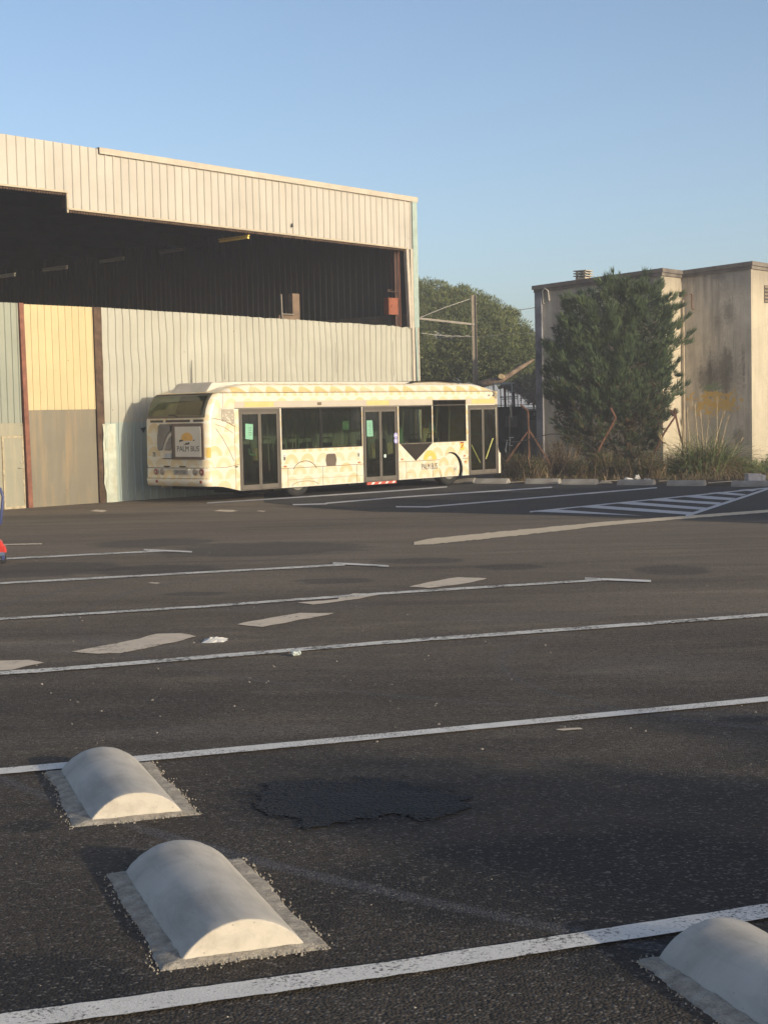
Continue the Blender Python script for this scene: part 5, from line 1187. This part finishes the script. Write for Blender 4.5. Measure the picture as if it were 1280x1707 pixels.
def near_stop(A, B, C_, Dd, lab, seed, W=.375, H_=.098, padw=(.035, .055, .08, .085)):
    r = random.Random(seed)
    A, B, C_, Dd = [Vector(p) for p in (A, B, C_, Dd)]; ax = ((B - A).normalized() + (C_ - Dd).normalized()).normalized(); L = ((B - A).length + (C_ - Dd).length) / 2 - .02
    cc = (A + B + C_ + Dd) / 4; cc.z = gz(cc.y) + .008; t = empty('wheel_stop', cc, math.atan2(ax.y, ax.x)); tag(t, lab, 'wheel stop', 'half-round concrete wheel stops')
    t.rotation_euler = (0, -math.asin(-SL * ax.y) * -1 if 0 else math.asin(SL * ax.y), math.atan2(ax.y, ax.x))
    stop_block(L, W, H_, 'block', t, M_STOP, seed)
    # ragged mortar bed: low mound ring
    q = MB(); n = 260; out = []; mid = []; inn = []
    for i in range(n):
        f = i / n * 4; s_ = int(f); u = f - s_
        hx, hy = L / 2, W / 2
        cx_ = [(-hx, -hy), (hx, -hy), (hx, hy), (-hx, hy)]; p = Vector(cx_[s_] + (0,)).lerp(Vector(cx_[(s_ + 1) % 4] + (0,)), u)
        ox = padw[1] if p.x > 0 else padw[0]; oy = padw[2] if p.y > 0 else padw[3]
        dx = max(-1, min(1, p.x / hx * 1.0)) ; dy = max(-1, min(1, p.y / hy))
        k_ = .8 + .22 * noise.noise(Vector((p.x * 3 + seed, p.y * 3, 0))) + .10 * noise.noise(Vector((p.x * 16, p.y * 16 + seed, 2))) + r.uniform(-.035, .035)
        oo = Vector((p.x + (dx ** 5) * ox * k_, p.y + (dy ** 5) * oy * k_, -.010)); out.append(oo)
        ii = Vector((p.x * .97, p.y * .95, .006 + .004 * noise.noise(Vector((p.x * 20, p.y * 20, seed)))))
        mid.append(oo.lerp(ii, .22) + Vector((0, 0, .008 + .003 * noise.noise(Vector((p.x * 40, p.y * 40, seed)))))); inn.append(ii)
    q.grid([out, mid, inn], 0, True, True)
    for _ in range(520):
        o_ = out[r.randrange(len(out))]; dd = Vector((o_.x, o_.y, 0)).normalized() * (abs(r.gauss(0, .022)) - .024); s_ = r.uniform(.0012, .005) * (1 if dd.length < .02 else .7); p = Vector((o_.x, o_.y, -.002)) + dd + Vector((r.gauss(0, .01), r.gauss(0, .01), 0))
        ring = [p + Vector((math.cos(a) * s_ * r.uniform(.6, 1.4), math.sin(a) * s_ * r.uniform(.6, 1.4), -.004)) for a in (0, 1.26, 2.5, 3.77, 5.03)]; q.add(ring + [p + Vector((0, 0, s_ * .7))], [(i, (i + 1) % 5, 5) for i in range(5)])
    q.build('mortar_bed', M_MORT, t); return t
near_stop(gp(212, 1465), gp(305, 1610), gp(508, 1580), gp(372, 1432), 'nearest full half-round concrete wheel stop, lower of the two at left', 1)
near_stop(gp(110, 1293), gp(154, 1374), gp(303, 1357), gp(222, 1271), 'half-round concrete wheel stop touching the second white line, upper of the two at left', 2)
A = gp(1092, 1602); axd = (gp(1252, 1707) - A).normalized(); nd = Vector((-axd.y, axd.x, 0)).normalized(); B = A + axd * 1.0; W3 = .375
near_stop(A, B, B + nd * W3, A + nd * W3, 'shaded half-round concrete wheel stop cut by the bottom right corner', 3)
# far row
labs = ('pale wheel stop just behind the bus front wheel', 'pale wheel stop under the bus front door', 'first full wheel stop right of the bus in the row before the scrub', 'wheel stop touching the one left of it under the leaning post', 'wheel stop in front of the white litter', 'wheel stop in front of the big grass clump', 'wheel stop before the white box cut by the right edge')
for i, (x0, x1, yb) in enumerate(((748, 785, 805.5), (794, 849, 806.5), (879, 934, 807), (938, 998, 808), (1031, 1094, 809), (1113, 1180, 810.5), (1221, 1290, 811.5))):
    a = gp(x0, yb); c = gp(x1, yb); mid = a.lerp(c, .5); ax = (c - a).normalized()
    o = stop_block(1.04, .36, .15, 'wheel_stop', None, M_STOPF, 10 + i, 14, 4); o.location = mid + Vector((0, .18, .01)); o.rotation_euler = (0, 0, math.atan2(ax.y, ax.x) + .0)
    tag(o, labs[i], 'wheel stop', 'half-round concrete wheel stops')
for q in ([(842, 805.6), (880, 803)], [(998, 803.5), (1034, 801.5)], [(1180, 806), (1228, 802.5)], [(1098, 803), (1115, 802)]): line('verge_line', q, 1.2, M_OLDB, .02)

# ------------------------------------------------------------------ litter
def crumple(name, px, py, w, d, h, mat, lab, cat, seed, n=9, grp=None, flat=False):
    p = gp(px, py); b = MB(); r = random.Random(seed); rows = []
    for j in range(n + 1):
        row = []
        for i in range(n + 1):
            u = i / n * 2 - 1; v = j / n * 2 - 1; rr = max(abs(u), abs(v)); k = 1 + .5 * noise.noise(Vector((u * 1.3 + seed, v * 1.3, 3)))
            z = h * (1 - rr ** 2) * (.5 + .9 * abs(noise.noise(Vector((u * 2.6, v * 2.6, seed * 1.7))))) + .004
            row.append((u * w * k, v * d * k, z if not flat else h * abs(noise.noise(Vector((u * 2, v * 2, seed)))) + .004))
        rows.append(row)
    b.grid(rows); b.grid([[(x, y, .002) for x, y, z in rw] for rw in rows[:1]] + [[(x, y, .002) for x, y, z in rows[-1]]])
    o = b.build(name, mat); o.location = (p.x, p.y, gz(p.y)); return tag(o, lab, cat, grp)
M_PAPER = simple('white_litter', (.62, .60, .56), .7, var=.08, vs=20)
crumple('paper_scrap', 358, 1069, .085, .10, .035, M_PAPER, 'torn white paper scrap lying beside a faded dash on the asphalt', 'paper', 4, flat=False)
b = MB(); p = gp(494, 1094)
rows = []
for j in range(9):
    t_ = j / 8; rr = .62 * [.012, .03, .034, .030, .034, .028, .033, .028, .01][j]; rows.append([((t_ - .5) * .075, rr * math.cos(a) * (1 + .25 * noise.noise(Vector((j * .9, a * 2, 0)))), .021 + rr * math.sin(a) * (1 + .3 * noise.noise(Vector((j, a, 4))))) for a in [2 * math.pi * i / 10 for i in range(10)]])
b.grid(rows, 0, False, True); b.add(rows[0], [tuple(range(10))]); b.add(rows[-1], [tuple(range(10))]); o = b.build('crushed_can', simple('can_silver', (.50, .56, .54), .35, .5, metal=.3, var=.25, vs=30)); o.location = (p.x, p.y, gz(p.y)); o.rotation_euler = (0, 0, .5)
tag(o, 'small crushed silver can lying just below the third white line', 'can')
crumple('litter_bag', 1047, 803, .19, .15, .17, M_PAPER, 'white crumpled litter bag behind the fifth far stop, larger of the two', 'litter', 6, grp='white litter in the scrub')
crumple('litter_bag', 1079, 804, .16, .15, .15, simple('grey_litter', (.45, .46, .47), .7), 'grey-white litter bag behind the fifth far stop, right of the white one', 'litter', 8, grp='white litter in the scrub')
crumple('litter_bag', 1062, 799, .1, .08, .2, M_PAPER, 'small upright white scrap between the two litter bags', 'litter', 9, grp='white litter in the scrub')
crumple('rubble_lump', 1005, 806, .3, .2, .1, M_CONC, 'low grey rubble lump behind the fourth far stop', 'rubble', 12)
p = gp(1259, 805.5); b = MB(); b.box((-.26, -.15, 0), (.24, .15, .24)); b.box((-.27, -.16, .24), (.12, .16, .27)); b.box((.13, -.17, .1), (.19, -.151, .2))
o = b.build('white_box', simple('white_box', (.42, .41, .44), .6, var=.08, vs=8)); o.location = (p.x, p.y, G); o.rotation_euler = (.0, .03, .12); tag(o, 'low white plastic box lying in the weeds at the right edge', 'box')
p = gp(529, 1312); b = MB(); b.grid([[(x, y, .006 + .02 * abs(x) + .02 * abs(y)) for x in (-.028, -.01, .012, .03)] for y in (-.012, 0, .012)]); o = b.build('dead_leaf', simple('leaf_brown', (.3, .2, .12), .8)); o.location = p; tag(o, 'tiny brown dead leaf above the black oil patch', 'leaf')
def pebbles():
    b = MB(); r = random.Random(2)
    for _ in range(420):
        x = r.uniform(-20, 1300); y = 860 + 840 * r.random() ** 1.5; p = gp(x, y); s_ = r.uniform(.0018, .0045) * (1.0 if y > 1250 else 2.2)
        vs = [p + Vector((math.cos(a) * s_ * r.uniform(.6, 1.3), math.sin(a) * s_ * r.uniform(.6, 1.3), .0)) for a in [i * math.pi * .5 + .3 for i in range(4)]] + [p + Vector((0, 0, s_ * .9))]
        b.add(vs, [(0, 1, 4), (1, 2, 4), (2, 3, 4), (3, 0, 4)])
    o = b.build('loose_grit', simple('grit', (.34, .31, .27), .9, var=.4, vs=40)); tag(o, 'loose pale grit scattered over the asphalt', 'grit', kind='stuff')
pebbles()
# blue trolley at the left edge
Yt = gp(5, 940).y; PT = lambda x, y, dy=0: at_y(x, y, Yt + dy); t = empty('blue_trolley', (PT(-20, 900).x, Yt, gz(Yt))); tag(t, 'blue tubular trolley carrying a red crate cut by the left edge', 'trolley'); OF = t.location
M_BLU = simple('blue_tube', (.045, .06, .17), .4, .5, var=.15, vs=8)
for k_, dy in enumerate((0, .45)):
    b = MB(); b.tube([PT(-6, 925, dy), PT(-7, 880, dy), PT(1, 872, dy), PT(3, 850, dy), PT(5, 828, dy), PT(0.5, 815, dy), PT(-14, 806, dy), PT(-40, 803, dy)], .02, 8); b.build('push_handle', M_BLU, t, OF)
b = MB(); a = PT(-70, 923); c = PT(8.5, 926); b.plate([(a.x, Yt - .02), (c.x, Yt - .02), (c.x - .12, Yt + .5), (a.x, Yt + .5)], [], lambda x, y, t: (x, y, c.z + .045 - t), .045); b.build('chassis', simple('chassis_blue', (.12, .16, .26), .5), t, OF)
for x in (5.5, -60):
    for dy in (.0, .45):
        q = PT(x, 930, dy); b = MB(); b.beam((q.x, q.y, a.z), (q.x, q.y, gz(Yt) + .05), .035, .035); lg = b.build('leg', M_BLU, t, OF); b = MB(); b.tube([(q.x, q.y - .015, gz(Yt) + .04), (q.x, q.y + .015, gz(Yt) + .04)], .04, 12); b.build('caster', M_BLK, lg, OF); lg.children[0].location = (0, 0, 0)
b = MB(); e0 = PT(-60, 921); rows = []
for zz, xx in ((921, 10.5), (913, 9.5), (910, 5.5), (905, 4), (902, 0)): 
    e = PT(xx, zz); rows.append([(e0.x, Yt - .01, e.z), (e.x - .02, Yt - .01, e.z), (e.x, Yt + .02, e.z), (e.x - .10, Yt + .4, e.z), (e0.x, Yt + .42, e.z)])
b.grid(rows, 0, False, True); b.add(rows[-1], [tuple(range(5))]); b.build('red_crate', simple('red_plastic', (.5, .04, .03), .35, .5, var=.06), t, OF)
# ------------------------------------------------------------------ light evening haze
def haze():
    b = MB(); b.box((-950, -30, G - 1.2), (950, 950, 11.5)); mt = bpy.data.materials.new('haze'); mt.use_nodes = True; t = mt.node_tree
    for n_ in list(t.nodes): t.nodes.remove(n_)
    o = t.nodes.new('ShaderNodeOutputMaterial'); v = t.nodes.new('ShaderNodeVolumePrincipled'); v.inputs['Color'].default_value = (.9, .9, .95, 1); v.inputs['Density'].default_value = .0020; v.inputs['Anisotropy'].default_value = .2
    t.links.new(v.outputs[0], o.inputs['Volume']); h = b.build('haze', mt); tag(h, 'thin evening haze over the lot', 'haze', kind='stuff')
haze()
# ------------------------------------------------------------------ pieces that stand apart become parts of their own
def split_parts(names):
    for o in [x for x in bpy.data.objects if x.type == 'MESH' and x.parent and x.name.split('.')[0] in names]:
        me = o.data; n = len(me.vertices); par = list(range(n))
        def find(a):
            while par[a] != a: par[a] = par[par[a]]; a = par[a]
            return a
        for p in me.polygons:
            v = p.vertices
            for k in v[1:]: par[find(k)] = find(v[0])
        comp = {}
        for i in range(n): comp.setdefault(find(i), []).append(i)
        boxes = []; tol = .002 if 'print' in o.name else .03
        for vs in comp.values():
            c = [me.vertices[i].co for i in vs]
            boxes.append([[min(q[k] for q in c) for k in range(3)], [max(q[k] for q in c) for k in range(3)], set(vs)])
        if len(boxes) > 400: continue
        ch = True
        while ch:
            ch = False
            for i in range(len(boxes)):
                for j in range(i + 1, len(boxes)):
                    a, b_ = boxes[i], boxes[j]
                    if all(a[0][k] - tol <= b_[1][k] and b_[0][k] - tol <= a[1][k] for k in range(3)):
                        boxes[i] = [[min(x, y) for x, y in zip(a[0], b_[0])], [max(x, y) for x, y in zip(a[1], b_[1])], a[2] | b_[2]]; del boxes[j]; ch = True; break
                if ch: break
        if len(boxes) < 2 or len(boxes) > 24: continue
        nm = o.name.split('.')[0]
        for k, (_, _, vs) in enumerate(boxes[1:]):
            idx = {v: i for i, v in enumerate(sorted(vs))}; m2 = bpy.data.meshes.new(nm)
            fs = [p for p in me.polygons if p.vertices[0] in vs]
            m2.from_pydata([tuple(me.vertices[v].co) for v in sorted(vs)], [], [[idx[v] for v in p.vertices] for p in fs])
            for mt in me.materials: m2.materials.append(mt)
            m2.polygons.foreach_set('material_index', [p.material_index for p in fs]); m2.polygons.foreach_set('use_smooth', [p.use_smooth for p in fs])
            c = bpy.data.objects.new(nm, m2); COL.objects.link(c); c.parent = o.parent; c.location = o.location
        keep = boxes[0][2]; b = bmesh.new(); b.from_mesh(me); b.verts.ensure_lookup_table()
        bmesh.ops.delete(b, geom=[b.verts[i] for i in range(n) if i not in keep], context='VERTS'); b.to_mesh(me); b.free()
split_parts({'closure_strip', 'dark_tear', 'hanger', 'door_handle', 'panel_seam', 'pod_shoulder', 'underframe', 'bracket', 'bracket_frame', 'bumper_seam', 'panel_edge', 'white_bracket', 'registration_arm',
             'opening_jamb', 'cabin_floor', 'wall_panel', 'grab_rail', 'shaded_wall', 'front_wall', 'emblem_figures', 'band', 'engine_door_edge', 'cross_bar', 'drip_flashing', 'trunk', 'side_wall', 'corner_trim', 'white_chevrons', 'notice_print', 'sticker_print'})
